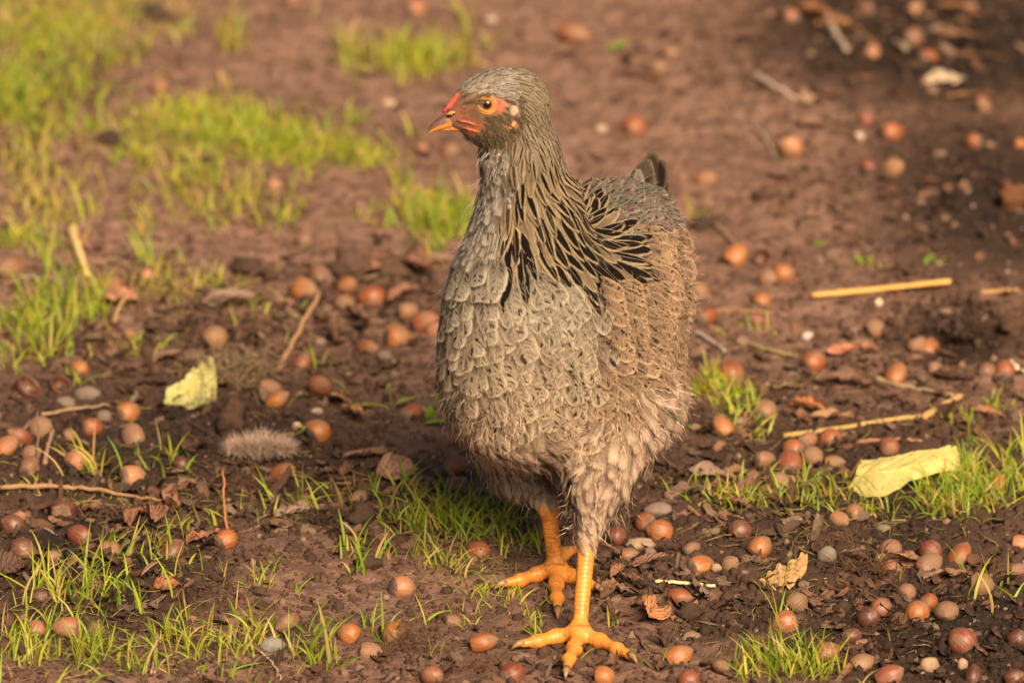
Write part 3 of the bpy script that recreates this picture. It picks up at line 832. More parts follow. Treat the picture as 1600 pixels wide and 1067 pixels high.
# loose fluff: fine strands over belly, thighs, chin and edges
mbf = MB()
def strand(p, d, n, L, w, tint, droop=.0):
    k = 4; pts_ = []
    side = np.cross(n, d); side /= np.linalg.norm(side) + 1e-9
    wob = rng.normal(0, .12); q = np.array(p); dd = np.array(d)
    for t in range(k + 1):
        ww = w * (1 - t / k * .85)
        pts_ += [q - side * ww, q + side * ww]
        dd = dd + side * wob - np.array([0, 0, droop]); dd /= np.linalg.norm(dd); q = q + dd * L / k
    mbf.add(pts_, [(2 * t, 2 * t + 1, 2 * t + 3, 2 * t + 2) for t in range(k)], None, tint)
for st, p, d, nm, fc in FE:
    k = st[0]
    m = {'belly': 5, 'cheek': 4, 'throat': 8, 'wing': 5, 'breast': 10, 'back': 1}.get(k, 0)
    px, py, _ = project(p)
    if k == 'belly' and (px > 1000 or px < 810 or py > 740): m = 10 if px < 850 else 7
    for _ in range(m):
        q = p + nm * .001 + rng.normal(0, .0035 if k != 'cheek' else .001, 3)
        dd = d * rng.uniform(.7, 1) + nm * rng.uniform(.15, .55 if k == 'belly' else .40) + rng.normal(0, .18, 3); dd /= np.linalg.norm(dd)
        s = rng.uniform(.75, 1.25)
        L = {'belly': rng.uniform(.006, .011), 'cheek': rng.uniform(.003, .006)}.get(k, rng.uniform(.006, .011))
        c = np.array(st[3]) * s * (1.1 if k == 'belly' else 1.0)
        strand(q, dd, nm, L, rng.uniform(.00008, .00018), (*c, 1), .08 if k == 'belly' else 0)
# bristles round the beak base and the eye
for _ in range(1500):
    px, py = rng.normal(742, 20), rng.normal(172, 15)
    if (px - 761) ** 2 + (py - 163) ** 2 < 14.5 ** 2: continue
    l, nm = cast(px, py)
    if l is None or l.z < .28: continue
    nm = np.array(nm); d = flow(np.array(l), nm)
    strand(np.array(l), d + nm * .35, nm, rng.uniform(.0014, .0034), .00008, (*(np.array([.34, .21, .11]) * rng.uniform(.45, 1.25)), 1))
fl = mbf.build('down', FLUFF, None, False); fl.parent = hen; fl.location = -HLOC; tag(fl, kind='stuff')

# ------------------------------------------------------------------ head details
def eye_at(loc, nrm):
    nrm = np.array(nrm); c = np.array(loc)
    e = bmesh.new(); bmesh.ops.create_uvsphere(e, u_segments=24, v_segments=16, radius=.0046)
    me = bpy.data.meshes.new('eye'); e.to_mesh(me); e.free(); me.materials.append(IRIS)
    me.polygons.foreach_set('use_smooth', np.ones(len(me.polygons), bool))
    eo = link('eye', me, hen, Vector(hl(c - nrm * .0026)))
    b_ = bmesh.new(); bmesh.ops.create_uvsphere(b_, u_segments=20, v_segments=12, radius=.0028)
    bmesh.ops.scale(b_, vec=(1, 1, .45), verts=b_.verts)
    pm = bpy.data.meshes.new('pupil'); b_.to_mesh(pm); b_.free(); pm.materials.append(PUPIL); pm.polygons.foreach_set('use_smooth', np.ones(len(pm.polygons), bool))
    po = link('pupil', pm, eo); po.location = Vector(nrm * .0035); po.rotation_euler = Vector(nrm).to_track_quat('Z', 'Y').to_euler()
    mb = MB(); a = np.cross(nrm, [0, 0, 1.0]); a /= np.linalg.norm(a); b2 = np.cross(a, nrm)
    for R, r, dz in ((.0049, .00085, -.0006), (.0062, .0009, -.0012)):
        ring = np.array([c + nrm * dz + R * (a * math.cos(t) * 1.08 + b2 * math.sin(t) * .94) for t in np.linspace(0, 2 * math.pi, 33)])
        tube(mb, ring, r, 8, cap=False)
    lo_ = mb.build('eyelid', LID); lo_.parent = hen; lo_.location = -HLOC
eye_at(EYE, EYEN)
l2, n2 = bvh.ray_cast(Vector(np.array(EYE) - np.array(EYEN) * .08), EYEN)[:2]
if l2 is not None: eye_at(l2, -EYEN if n2.dot(EYEN) > 0 else n2)

def loft(name, secs, m, n=16, parent=hen):
    """secs: (top point, bottom point, half width); v runs along, u from top (0) to bottom (1)"""
    mb = MB(); v = []; uv = []
    for k, (t, b, hw) in enumerate(secs):
        t = np.asarray(t); b = np.asarray(b); c = (t + b) / 2; h = (t - b) / 2
        for i in range(n):
            a = 2 * math.pi * i / n
            v.append(c + h * math.cos(a) + HS * hw * math.sin(a)); uv.append(((1 - math.cos(a)) / 2, k / (len(secs) - 1)))
    mb.add(v, grid_faces(n, len(secs), True), uv)
    mb.add(v[:n], [[0, i, i + 1, i + 1] for i in range(1, n - 1)], uv[:n])
    ob = mb.build(name, m); ob.parent = parent; ob.location = -HLOC
    return ob
beak = loft('beak', [(hp(722, 166), hp(727, 192), .0064), (hp(708, 172), hp(716, 197), .0055), (hp(695, 179), hp(703, 200), .0045), (hp(684, 186), hp(691, 203.5), .0034), (hp(677, 191.5), hp(682, 205.5), .0024), (hp(671, 198.5), hp(674, 208), .0014), (hp(668, 207), hp(669.5, 209.5), .0004)], BEAK)
loft('lower_beak', [(hp(738, 190), hp(738, 206), .0060), (hp(720, 191), hp(722, 205), .0050), (hp(705, 193), hp(707, 204.5), .0039), (hp(692, 197), hp(694, 205), .0025), (hp(683, 201), hp(684, 205.5), .0010)], BEAK)
def blob(name, m, secs, parent=hen, n=12, flatk=1.0):
    mb = MB(); tube(mb, [s[0] for s in secs], [s[1] for s in secs], n, flatk); ob = mb.build(name, m); ob.parent = parent
    ob.location = -HLOC
    return ob
cc = np.array(CAM)
def tow(p, k): d = cc - np.asarray(p); return np.asarray(p) + d / np.linalg.norm(d) * k
nos = blob('nostril', PUPIL, [(tow(hp(699, 183), .0044), .0004), (tow(hp(704, 181), .0052), .0008), (tow(hp(711, 179), .0058), .0004)], n=8); nos.name = 'nostril'
nf = blob('nostril_flap', plain('nostril_skin', (.34, .17, .06), .5, .3), [(tow(hp(697, 180), .0040), .0005), (tow(hp(704, 177), .0048), .0011), (tow(hp(714, 175), .0056), .0006)], n=8)
blob('comb', COMB, [(hp(726, 139), .0007), (hp(723, 142), .0017), (hp(720, 145), .0014), (hp(717, 149), .0021), (hp(714, 152), .0017), (hp(710, 157), .0022), (hp(707, 160), .0017), (hp(703, 165), .0019), (hp(699, 169), .0014), (hp(691, 177), .0007)], n=12)
def on(px, py, k=.0006):
    l, nm = cast(px, py); return tow(np.array(l), k)
for pts_ in ([(714, 188, .0005), (724, 190, .0007), (734, 192, .0008), (741, 195, .0007), (745, 197, .0004)], [(722, 199, .0004), (732, 202, .0007), (743, 205, .0009), (750, 207, .0004)]):
    blob('gape', FACE, [(on(x, y, .0006 if x < 735 else .0001), r) for x, y, r in pts_], n=10)
blob('ear_lobe', LOBE, [(on(804, 163, -.0015), .0008), (on(804, 167, -.001), .0026), (on(803, 172, -.001), .0034), (on(801, 178, -.001), .0028), (on(798, 184, -.002), .0008)], n=14)
blob('wattle', plain('wattle_skin', (.52, .20, .07), .6, .3), [(on(806, 188, -.001), .0006), (on(803, 193, -.0003), .0018), (on(798, 199, -.0003), .0018), (on(795, 204, -.001), .0006)], n=10)
for t in TOES:
    d = t[-1] - t[-2]; d /= np.linalg.norm(d); s = .7 if len(t) == 3 else 1
    blob('claw', CLAW, [(t[-1] - d * .001 + np.array([0, 0, .0006]), .0026 * s), (t[-1] + d * .0030 * s + np.array([0, 0, .0003]), .0021 * s), (t[-1] + d * .0055 * s - np.array([0, 0, .0010]), .0012 * s), (t[-1] + d * .0075 * s - np.array([0, 0, .0028]), .0003)], n=10)

# ------------------------------------------------------------------ hazelnuts: shell (the thing) with its pale base scar
def nut_meshes(variant):
    r2 = np.random.default_rng(100 + variant)
    el = [1.08, 1.22, 1.0, 1.34][variant]; pt = [.25, .35, .15, .3][variant]; fl = [.94, .86, .97, .82][variant]
    n, m = 22, 15
    v, uv = [], []
    for k in range(m):
        t = k / (m - 1); a = math.pi * (.275 + .725 * t)               # from the scar rim to the apex
        z = -math.cos(a) * el; r = math.sin(a) ** (1 - .12 * pt)
        if t > .6: z += pt * .75 * ((t - .6) / .4) ** 2.5
        for i in range(n):
            q = 2 * math.pi * i / n
            w = 1 + .03 * math.sin(2 * q + variant) * r + .012 * math.sin(5 * q + variant * 2)
            v.append((r * math.cos(q) * w, r * math.sin(q) * w * fl, z)); uv.append((i / n, t))
    shell = (np.array(v), grid_faces(n, m, True), np.array(uv))
    v, uv = [], []
    for k in range(5):
        t = k / 4; a = math.pi * .282 * (1 - t); r = math.sin(a) if k < 4 else .02; z = -(math.cos(a) * el) * (1 if k < 4 else 1)
        z = -math.cos(math.pi * .282) * el - .16 * t ** .5 - .012
        for i in range(n):
            q = 2 * math.pi * i / n; w = 1 + .06 * math.sin(7 * q + variant) * (1 - t)
            v.append((r * math.cos(q) * w * 1.015, r * math.sin(q) * w * fl * 1.015, z + .02 * r2.random())); uv.append((i / n, t))
    return shell, (np.array(v), grid_faces(n, 5, True), np.array(uv))
NM = {}
def nut_mesh(variant, tone):
    if (variant, tone) not in NM:
        s, c = nut_meshes(variant)
        R = .0085
        NM[(variant, tone)] = (mesh_from('hazelnut_shell', s[0] * R, s[1], [NUT[tone]], True, None, s[2]), mesh_from('base_scar', c[0] * R, c[1], [SCAR], True, None, c[2]))
    return NM[(variant, tone)]
def hazelnut(px, py, d, tone, label):
    sink = rng.uniform(.1, .62)
    g0 = G(px, py, .006); r = d * .5 * mpp(g0)
    var = int(rng.integers(0, 4))
    c = G(px, py, r * sink)
    sm, cm_ = nut_mesh(var, tone)
    o = link('hazelnut', sm); s = r / .0085 / (1.08 if var in (1, 3) else 1.0)
    o.scale = (s, s, s); o.location = c
    # lying on its side or on its base, the scar often towards the open side
    az = rng.uniform(0, 2 * math.pi) if rng.random() < .45 else rng.normal(.35, .7)
    el = rng.uniform(-.25, .75)
    ap = Vector((math.cos(az) * math.cos(el), math.sin(az) * math.cos(el), math.sin(el)))
    o.rotation_euler = (ap.to_track_quat('Z', 'Y') @ Matrix.Rotation(rng.uniform(0, 6.28), 3, 'Z').to_quaternion()).to_euler()
    tag(o, label, 'hazelnut', 'hazelnuts fallen on the soil')
    link('base_scar', cm_, o)
    return o
NUTS = [
 # top band
 (650, 17, 36, 'p', 'pinkish hazelnut alone on smooth soil above the grass tuft behind the head'),
 (896, 52, 46, 'r', 'long red-brown hazelnut beside the small yellow-green weed behind the hen'),
 (455, 0, 24, 'r', 'reddish hazelnut cut by the upper picture edge on the smooth soil'),
 (991, 200, 40, 'o', 'bright orange hazelnut on bare soil just above the tail feathers'),
 (1103, 282, 33, 'p', 'pale orange hazelnut on bare soil to the right of the tail tip'),
 (1067, 278, 18, 'd', 'very small dull hazelnut next to a paler one beyond the tail tip'),
 (1028, 107, 28, 'd', 'dull hazelnut half sunk in trampled soil below the yellow-green weed'),
 (1047, 84, 26, 'd', 'dusty pink hazelnut between the yellow-green weed and the grey sticks'),
 (249, 138, 28, 'p', 'pale pink hazelnut alone on dark soil above the big lit grass patch'),
 (428, 291, 26, 'p', 'small pale hazelnut at the lower edge of the lit grass patch'),
 (668, 305, 24, 'p', 'pale hazelnut in the blurred grass just behind the hen\'s throat'),
 (660, 233, 22, 'p', 'tiny whitish hazelnut directly below the tip of the beak'),
 (701, 237, 30, 'd', 'flat pale hazelnut in the dark crack behind the hen\'s chin'),
 (475, 376, 27, 'd', 'blurred pink hazelnut in dry grass above the cluster of nuts'),
 (230, 432, 26, 'p', 'small pinkish hazelnut to the right of the pale straw stub'),
 (17, 421, 46, 'd', 'large dull brown hazelnut at the left picture edge behind tall grass'),
 (202, 525, 28, 'p', 'pale hazelnut under the ribbed curled leaf at left'),
 (124, 577, 30, 'o', 'red-orange hazelnut behind thin grass blades above the empty shells'),
 (334, 522, 44, 'd', 'big grey-brown hazelnut in the dark hollow under the mossy bark piece'),
 # cluster left of the breast
 (474, 453, 41, 'o', 'large orange hazelnut at the upper end of the leaning brown stalk'),
 (499, 430, 36, 'd', 'grey dusty hazelnut tucked behind the nut at the stalk\'s upper end'),
 (541, 448, 38, 'o', 'orange hazelnut sitting on top of a duller one right of the stalk'),
 (538, 476, 36, 'd', 'dull hazelnut pressed beneath a brighter orange one right of the stalk'),
 (583, 467, 42, 'o', 'orange hazelnut with pointed end below the heap of brown leaves'),
 (635, 488, 36, 'd', 'dull pinkish hazelnut touching the brighter nut left of the breast'),
 (663, 505, 41, 'o', 'orange hazelnut with dark base second from the hen\'s breast edge'),
 (683, 520, 38, 'p', 'pink hazelnut partly hidden by the edge of the hen\'s breast'),
 (620, 530, 42, 'o', 'bright orange hazelnut with grey base alone on open soil left of the breast'),
 (573, 545, 34, 'r', 'small russet hazelnut beside the little grey pebble left of the breast'),
 (471, 568, 34, 'r', 'russet hazelnut near the lower end of the leaning brown stalk'),
 (499, 604, 42, 'o', 'orange hazelnut just above the split papery husk'),
 (432, 626, 37, 'o', 'round orange hazelnut in front of the fibrous root tuft'),
 (419, 604, 32, 'd', 'dull hazelnut half hidden under the fibrous root tuft'),
 (641, 647, 39, 'o', 'striped orange hazelnut right of the small seedling on open soil'),
 (699, 686, 40, 'r', 'dark russet hazelnut under the broad green leaf beside the belly'),
 (710, 731, 38, 'o', 'orange hazelnut with grey base upper of two left of the rear thigh'),
 (716, 759, 36, 'r', 'russet hazelnut lower of two left of the rear thigh'),
 (709, 716, 23, 'd', 'small dusty hazelnut topping the pair left of the rear thigh'),
 (497, 675, 40, 'o', 'bright orange hazelnut with pale base left of the broad-leaved weed'),
 (440, 739, 38, 'o', 'orange hazelnut in front of the pale down feather'),
 (478, 782, 24, 'p', 'small pink hazelnut between thin grass blades under the down feather'),
 (560, 780, 28, 'd', 'dull pink hazelnut below the pale papery leaf scrap'),
 # left middle
 (198, 646, 40, 'o', 'glossy orange hazelnut with grey crown at the right end of the thin twig'),
 (142, 669, 35, 'o', 'orange hazelnut with pale base just below the thin slanting twig'),
 (208, 683, 42, 'd', 'dusty elongated hazelnut in front of the glossy grey-crowned one'),
 (31, 684, 40, 'r', 'russet hazelnut left of the upright dry stalk under the twig'),
 (63, 671, 42, 'd', 'dull brown hazelnut directly behind the upright dry stalk under the twig'),
 (7, 699, 40, 'o', 'pointed orange hazelnut cut by the left picture edge'),
 (45, 730, 38, 'd', 'greenish grey weathered hazelnut above the long brown twig at left'),
 (48, 710, 30, 'd', 'dusty striped hazelnut resting behind a greenish grey weathered one'),
 (119, 721, 40, 'p', 'pale hazelnut behind a grass blade above the long brown twig'),
 (110, 682, 28, 'd', 'crumbly dull hazelnut left of the pale-based orange one'),
 (207, 744, 40, 'p', 'pinkish hazelnut behind grass just above the right half of the long twig'),
 (284, 726, 28, 'k', 'dark hazelnut beside a broken dark leaf above the long twig'),
 (20, 822, 40, 'k', 'dark glossy hazelnut at the left edge below the long brown twig'),
 (125, 838, 39, 'r', 'russet hazelnut with lit rim below the middle of the long brown twig'),
 (98, 796, 40, 'k', 'dark reddish hazelnut lying in shade right under the long brown twig'),
 (352, 845, 38, 'o', 'orange-pink hazelnut at the foot of the upright red stalk'),
 # lower left
 (171, 860, 34, 'd', 'dull hazelnut crossed by grass blades in front of the torn brown husk'),
 (83, 871, 24, 'd', 'small dusty hazelnut left of the blade-crossed dull one'),
 (108, 980, 42, 'p', 'large pinkish hazelnut behind a tall blade in the lower left grass'),
 (56, 984, 32, 'p', 'smaller pink hazelnut left of the large pinkish one in the lower grass'),
 (150, 984, 28, 'd', 'small broken-looking hazelnut right of the large pinkish one in the lower grass'),
 (34, 862, 44, 'k', 'large dark oblong hazelnut under the lower left grass'),
 (62, 935, 34, 'k', 'dark hazelnut sunk in shadow above the pink pair in lower left grass'),
 (267, 862, 42, 'k', 'dark hazelnut in a rough husk below the torn brown husk'),
 (34, 967, 24, 'k', 'tiny dark hazelnut near the left edge in the lower grass'),
 (450, 972, 38, 'd', 'grey-brown hazelnut standing right above the smooth grey pebble'),
 (546, 992, 39, 'o', 'orange hazelnut behind a forked grass blade near the lower edge'),
 (577, 1018, 37, 'd', 'dusty hazelnut in front of the orange one by the forked blade'),
 (616, 990, 42, 'o', 'orange hazelnut partly covered by a tuft of root fibres'),
 (627, 918, 42, 'p', 'pale worm-holed hazelnut still sitting in its dry husk'),
 (706, 970, 28, 'd', 'dull flat hazelnut behind a short green blade left of the front foot'),
 (752, 1004, 42, 'o', 'clean orange hazelnut nearest to the left toe of the front foot'),
 (675, 1056, 36, 'r', 'russet hazelnut at the lower edge among root fibres'),
 (800, 1055, 44, 'r', 'big brown hazelnut at the lower edge below the front foot\'s left toe'),
 (748, 864, 41, 'o', 'shiny orange-pink hazelnut in grass left of the rear foot'),
 (802, 780, 40, 'd', 'dull pink hazelnut just under the fluffy rear thigh'),
 (850, 832, 36, 'r', 'brown hazelnut partly hidden behind the rear leg shank'),
 (942, 1057, 36, 'o', 'orange hazelnut at the lower edge right of the front foot\'s middle toe'),
 # right of the legs
 (1008, 816, 34, 'o', 'orange hazelnut crossed by a grass blade right of the front thigh'),
 (1032, 832, 42, 'o', 'orange hazelnut at the upper end of the long tan pebble'),
 (962, 838, 33, 'r', 'dark-based russet hazelnut closest to the front thigh fluff'),
 (982, 866, 27, 'd', 'dull hazelnut below the left end of the long tan pebble'),
 (1094, 884, 40, 'o', 'upright pinkish orange hazelnut behind the bright straw sliver'),
 (1140, 882, 28, 'd', 'dull brown hazelnut right of the upright one behind the straw sliver'),
 (1060, 932, 36, 'o', 'orange hazelnut with dark base in front of the bright straw sliver'),
 (1058, 1027, 40, 'o', 'orange-brown hazelnut right of the front foot\'s right toe tip'),
 (1076, 1063, 36, 'r', 'russet hazelnut at the lower edge under the one by the right toe tip'),
 (1126, 1040, 28, 'd', 'small dull hazelnut left of the lower right grass tuft'),
 (1186, 857, 40, 'o', 'smooth orange-pink hazelnut resting on a dark leaf above the curled tan leaf'),
 (1079, 858, 28, 'd', 'crumbly brown hazelnut in an old husk above the upright pinkish one'),
 (1156, 829, 38, 'k', 'dark brown hazelnut under the thin grass right of the hen'),
 # right side, upper and middle
 (1235, 27, 28, 'p', 'pink hazelnut at the left end of the curled brown leaf near the upper edge'),
 (1430, 17, 28, 'p', 'pink hazelnut left of the long curled husk at the upper edge'),
 (1427, 60, 34, 'd', 'tan hazelnut beside the folded whitish leaf near the upper edge'),
 (1450, 90, 32, 'o', 'orange hazelnut right of the folded whitish leaf near the upper edge'),
 (1363, 84, 28, 'p', 'tan hazelnut left of the folded whitish leaf near the upper edge'),
 (1352, 14, 26, 'd', 'grey hazelnut in dark litter near the upper edge'),
 (1512, 17, 28, 'd', 'dull hazelnut under the long curled husk at the upper edge'),
 (1536, 166, 34, 'p', 'pinkish hazelnut on dark soil under the ragged pale leaf'),
 (1352, 188, 28, 'r', 'small russet hazelnut above left of the bright orange one on dark soil'),
 (1391, 209, 38, 'o', 'bright orange hazelnut in the middle of the dark soil at right'),
 (1522, 222, 28, 'o', 'small upright orange hazelnut on dark soil near the right edge'),
 (1236, 230, 37, 'p', 'pink-orange hazelnut below the slanting grey sticks'),
 (1395, 263, 35, 'p', 'pale striped hazelnut below the bright orange one on dark soil'),
 (1355, 259, 25, 'r', 'small dim russet hazelnut left of the pale striped one'),
 (1594, 226, 26, 'o', 'orange hazelnut cut by the right picture edge'),
 (1148, 401, 40, 'o', 'orange hazelnut just right of the hen\'s back edge under a thin stick'),
 (1200, 436, 34, 'd', 'grey dusty hazelnut touching an orange one left of the broad straw'),
 (1223, 429, 38, 'o', 'orange hazelnut nearest the left end of the broad straw'),
 (1190, 471, 30, 'o', 'orange hazelnut with dusty side under the touching pair left of the straw'),
 (1105, 496, 36, 'o', 'orange hazelnut against the hen\'s flank above the grey stick'),
 (1093, 455, 30, 'd', 'dull hazelnut half behind the hen\'s right side'),
 (1186, 503, 27, 'r', 'small dim russet hazelnut beneath the dusty-sided orange one'),
 (1141, 586, 44, 'o', 'large red-orange hazelnut over the yellow-green grass right of the hen'),
 (1270, 568, 40, 'o', 'orange hazelnut with grey base at the left end of the twisted red husk'),
 (1366, 513, 33, 'd', 'grey-brown hazelnut alone under the broad straw'),
 (1433, 518, 31, 'd', 'dull hazelnut behind an orange one on the edge of the dark hollow'),
 (1450, 544, 36, 'o', 'orange hazelnut with grey base on the edge of the dark hollow'),
 (1399, 587, 38, 'o', 'lying orange hazelnut at the upper side of the bent dry stalk'),
 (1570, 581, 37, 'o', 'orange hazelnut beside the white stick at the right edge'),
 (1541, 581, 30, 'd', 'dull hazelnut left of the orange one by the white stick'),
 (1459, 577, 26, 'd', 'small greenish hazelnut under the dark hollow'),
 (1195, 643, 38, 'd', 'grey-brown hazelnut left of the curled orange husk'),
 (1131, 669, 39, 'o', 'orange hazelnut inside the arching grass right of the hen'),
 (1153, 660, 28, 'k', 'dark hazelnut tucked behind the one inside the arching grass'),
 (1261, 689, 35, 'p', 'pink hazelnut at the back left of the heap under the bent stalk'),
 (1297, 687, 37, 'o', 'orange hazelnut topping the heap under the bent stalk'),
 (1240, 703, 35, 'o', 'orange hazelnut at the left side of the heap under the bent stalk'),
 (1234, 724, 43, 'r', 'large russet hazelnut at the front of the heap under the bent stalk'),
 (1270, 714, 36, 'd', 'dusty hazelnut in the middle of the heap under the bent stalk'),
 (1301, 722, 29, 'd', 'grey weathered hazelnut right of the heap under the bent stalk'),
 (1389, 700, 34, 'r', 'russet hazelnut half hidden behind the large yellow leaf'),
 (1217, 755, 36, 'd', 'dull hazelnut in the thin grass in front of the heap'),
 (1194, 719, 32, 'd', 'dull pink hazelnut left of the heap under the bent stalk'),
 (1311, 811, 31, 'p', 'left pink hazelnut of the pair under the large yellow leaf'),
 (1335, 802, 31, 'p', 'right pink hazelnut of the pair under the large yellow leaf'),
 # lower right
 (1391, 859, 37, 'p', 'pale pointed hazelnut in a torn husk right of the curled tan leaf'),
 (1392, 888, 31, 'r', 'russet hazelnut just below the pale pointed one'),
 (1454, 862, 38, 'r', 'russet hazelnut behind a dusty one under the right grass'),
 (1450, 884, 40, 'd', 'dusty wide hazelnut in front of a russet one under the right grass'),
 (1498, 871, 42, 'o', 'orange hazelnut right of the dusty wide one under the right grass'),
 (1531, 914, 43, 'd', 'large dusty hazelnut beside the bent yellow blade at right'),
 (1416, 926, 32, 'd', 'dull hazelnut above the tight group of three'),
 (1433, 958, 42, 'o', 'front orange hazelnut of the tight group of three at lower right'),
 (1450, 942, 37, 'o', 'rear orange hazelnut of the tight group of three at lower right'),
 (1479, 955, 42, 'd', 'brownish hazelnut on the right of the tight group of three'),
 (1376, 951, 35, 'r', 'russet hazelnut left of the tight group of three'),
 (1357, 966, 38, 'k', 'dark hazelnut in front of the russet one left of the group of three'),
 (1244, 943, 37, 'd', 'grey-topped red hazelnut below the curled tan leaf'),
 (1228, 974, 43, 'r', 'large russet hazelnut behind a tall blade below the curled tan leaf'),
 (1504, 1003, 46, 'r', 'long russet hazelnut in the dim lower right corner'),
 (1290, 1022, 40, 'r', 'brown hazelnut with pale base right of the lower right grass tuft'),
 (1345, 1037, 37, 'd', 'dull reddish hazelnut beside the brown one right of the grass tuft'),
 (1387, 1058, 41, 'r', 'russet hazelnut on the lower edge right of the grass tuft'),
 (1521, 1058, 36, 'k', 'dim hazelnut on the lower edge in the right corner'),
 (1594, 848, 30, 'p', 'pink hazelnut cut by the right edge below the orange leaf'),
 (1590, 999, 34, 'k', 'dim hazelnut at the right edge in the lower corner'),
 (1584, 1060, 32, 'k', 'dark hazelnut in the very corner at lower right'),
 (1590, 893, 32, 'd', 'dull hazelnut at the right edge behind grass'),
 (1330, 993, 32, 'k', 'dark hazelnut half buried under the dark one left of the group of three'),
]
for a in NUTS: hazelnut(*a)

# ------------------------------------------------------------------ pebbles and clods
def lump(name, px, py, w, h, tint, m, label, cat, group, rough=.12, depth=.8, sub=3, rot=0.0):
    e = bmesh.new(); bmesh.ops.create_icosphere(e, subdivisions=sub, radius=1)
    V = np.array([v.co for v in e.verts]); me = bpy.data.meshes.new(name); e.to_mesh(me); e.free()
    s = rng.uniform(0, 50)
    nz_ = 1 + rough * 2 * (vnoise(V[:, 0] * 1.7 + s, V[:, 1] * 1.7 + V[:, 2] * 2.3, 11) + .6 * vnoise(V[:, 0] * 4 + s, V[:, 2] * 4 + V[:, 1] * 3, 12))
    k = mpp(G(px, py)); rw, rh = w * .5 * k, h * .5 * k
    c = G(px, py, rh * .55)
    V = V * nz_[:, None] * np.array([rw, max(rh, rw * depth * .8), rh * 1.05])
    x, z = V[:, 0].copy(), V[:, 2].copy(); V[:, 0] = x * math.cos(rot) - z * math.sin(rot); V[:, 2] = x * math.sin(rot) + z * math.cos(rot)
    me.vertices.foreach_set('co', V.astype(np.float32).ravel()); me.polygons.foreach_set('use_smooth', np.ones(len(me.polygons), bool))
    a = me.attributes.new('tint', 'FLOAT_COLOR', 'POINT'); a.data.foreach_set('color', np.tile([*tint, 1], (len(V), 1)).astype(np.float32).ravel())
    me.materials.append(m); me.update()
    o = link(name, me, None, c); tag(o, label, cat, group); return o
GREY = (.13, .094, .068); TAN = (.25, .17, .105); DKS = (.12, .085, .062)
for a in [(101, 631, 34, 24, GREY, 'smooth light grey pebble at the left end of the thin slanting twig'), (136, 616, 42, 24, GREY, 'rough grey pebble leaning against the thin slanting twig'),
          (600, 557, 27, 19, GREY, 'small grey pebble in front of the bright orange nut left of the breast'), (426, 1008, 42, 25, (.16, .15, .125), 'smooth oblong grey pebble below the standing grey-brown hazelnut'),
          (162, 652, 26, 22, DKS, 'dark pebble at the left side of the glossy orange hazelnut'), (1000, 850, 46, 20, (.27, .19, .12), 'long tan pebble sloping down from an orange hazelnut'),
          (1015, 862, 22, 15, DKS, 'small grey pebble under the long tan pebble'), (1028, 796, 46, 20, (.17, .12, .095), 'flat brown pebble above the two nuts right of the thigh'),
          (1119, 888, 18, 15, TAN, 'tiny yellowish pebble touching the upright pinkish hazelnut'), (1452, 1040, 32, 28, (.26, .17, .10), 'tan angular pebble near the lower edge at right'),
          (1504, 1038, 18, 20, (.32, .2, .12), 'small upright tan pebble in the dim lower right corner'), (1292, 868, 32, 28, (.14, .12, .08), 'greenish grey pebble right of the curled tan leaf'),
          (1380, 825, 26, 13, GREY, 'flat light grey pebble under the large yellow leaf'), (464, 665, 15, 12, (.40, .27, .17), 'tiny tan pebble beside the orange nut left of the weed'),
          (495, 643, 20, 12, (.28, .2, .15), 'flat pale pebble below the split papery husk'), (940, 203, 18, 15, (.36, .24, .17), 'tiny tan pebble left of the orange nut above the tail'),
          (1373, 474, 14, 15, (.55, .40, .25), 'tiny cream pebble just under the broad straw'), (1342, 215, 17, 15, (.45, .32, .24), 'small whitish pebble left of the bright orange nut on dark soil'),
          (1262, 527, 20, 17, (.42, .34, .30), 'small whitish pebble above the twisted red husk'), (768, 32, 18, 12, (.36, .28, .2), 'tiny pale pebble on smooth soil near the upper edge'),
          (608, 162, 22, 12, (.40, .28, .20), 'pale flat pebble on smooth soil left of the head')]:
    lump('pebble', a[0], a[1], a[2], a[3], a[4], STONE, a[5], 'pebble', 'pebbles on the soil', .1)
SO = (.10, .058, .040)
for a in [(552, 418, 62, 56, SO, 'brown soil clod at the back left of the leaf heap by the breast'), (610, 412, 64, 40, SO, 'broad soil clod under the heap of brown leaves'), (693, 448, 66, 44, SO, 'brown soil clod touching the hen\'s breast edge'),
          (169, 218, 40, 26, (.045, .028, .02), 'dark soil clod left of the big lit grass patch'), (562, 808, 46, 38, (.07, .042, .03), 'brown clod in grass under the papery leaf scrap'),
          (1204, 303, 40, 22, SO, 'low soil clod on smooth ground right of the tail'), (1584, 510, 50, 36, (.085, .045, .03), 'reddish soil clod at the right edge under the short straw'),
          (1582, 309, 52, 50, (.16, .065, .03), 'rusty brown lump at the right picture edge'), (1100, 352, 40, 24, (.05, .032, .022), 'dark clod behind the hen\'s back edge'),
          (240, 20, 50, 30, (.06, .04, .03), 'brown clod in the grass near the upper left'), (360, 655, 46, 56, (.075, .042, .028), 'crumbly dark clod below the fibrous root tuft'),
          (1480, 640, 40, 22, (.06, .038, .026), 'low dark clod right of the bent stalk'), (390, 420, 60, 34, (.06, .036, .026), 'dark clod in dry grass left of the nut cluster'),
          (1078, 958, 42, 30, (.05, .031, .021), 'dark mossy clod in front of the bright straw sliver'), (575, 880, 40, 24, (.05, .032, .022), 'dark clod behind a pale grass tuft at lower middle')]:
    lump('soil_clod', a[0], a[1], a[2], a[3], a[4], CRUMB, a[5], 'soil clod', 'clods of soil', .34, 1.0)

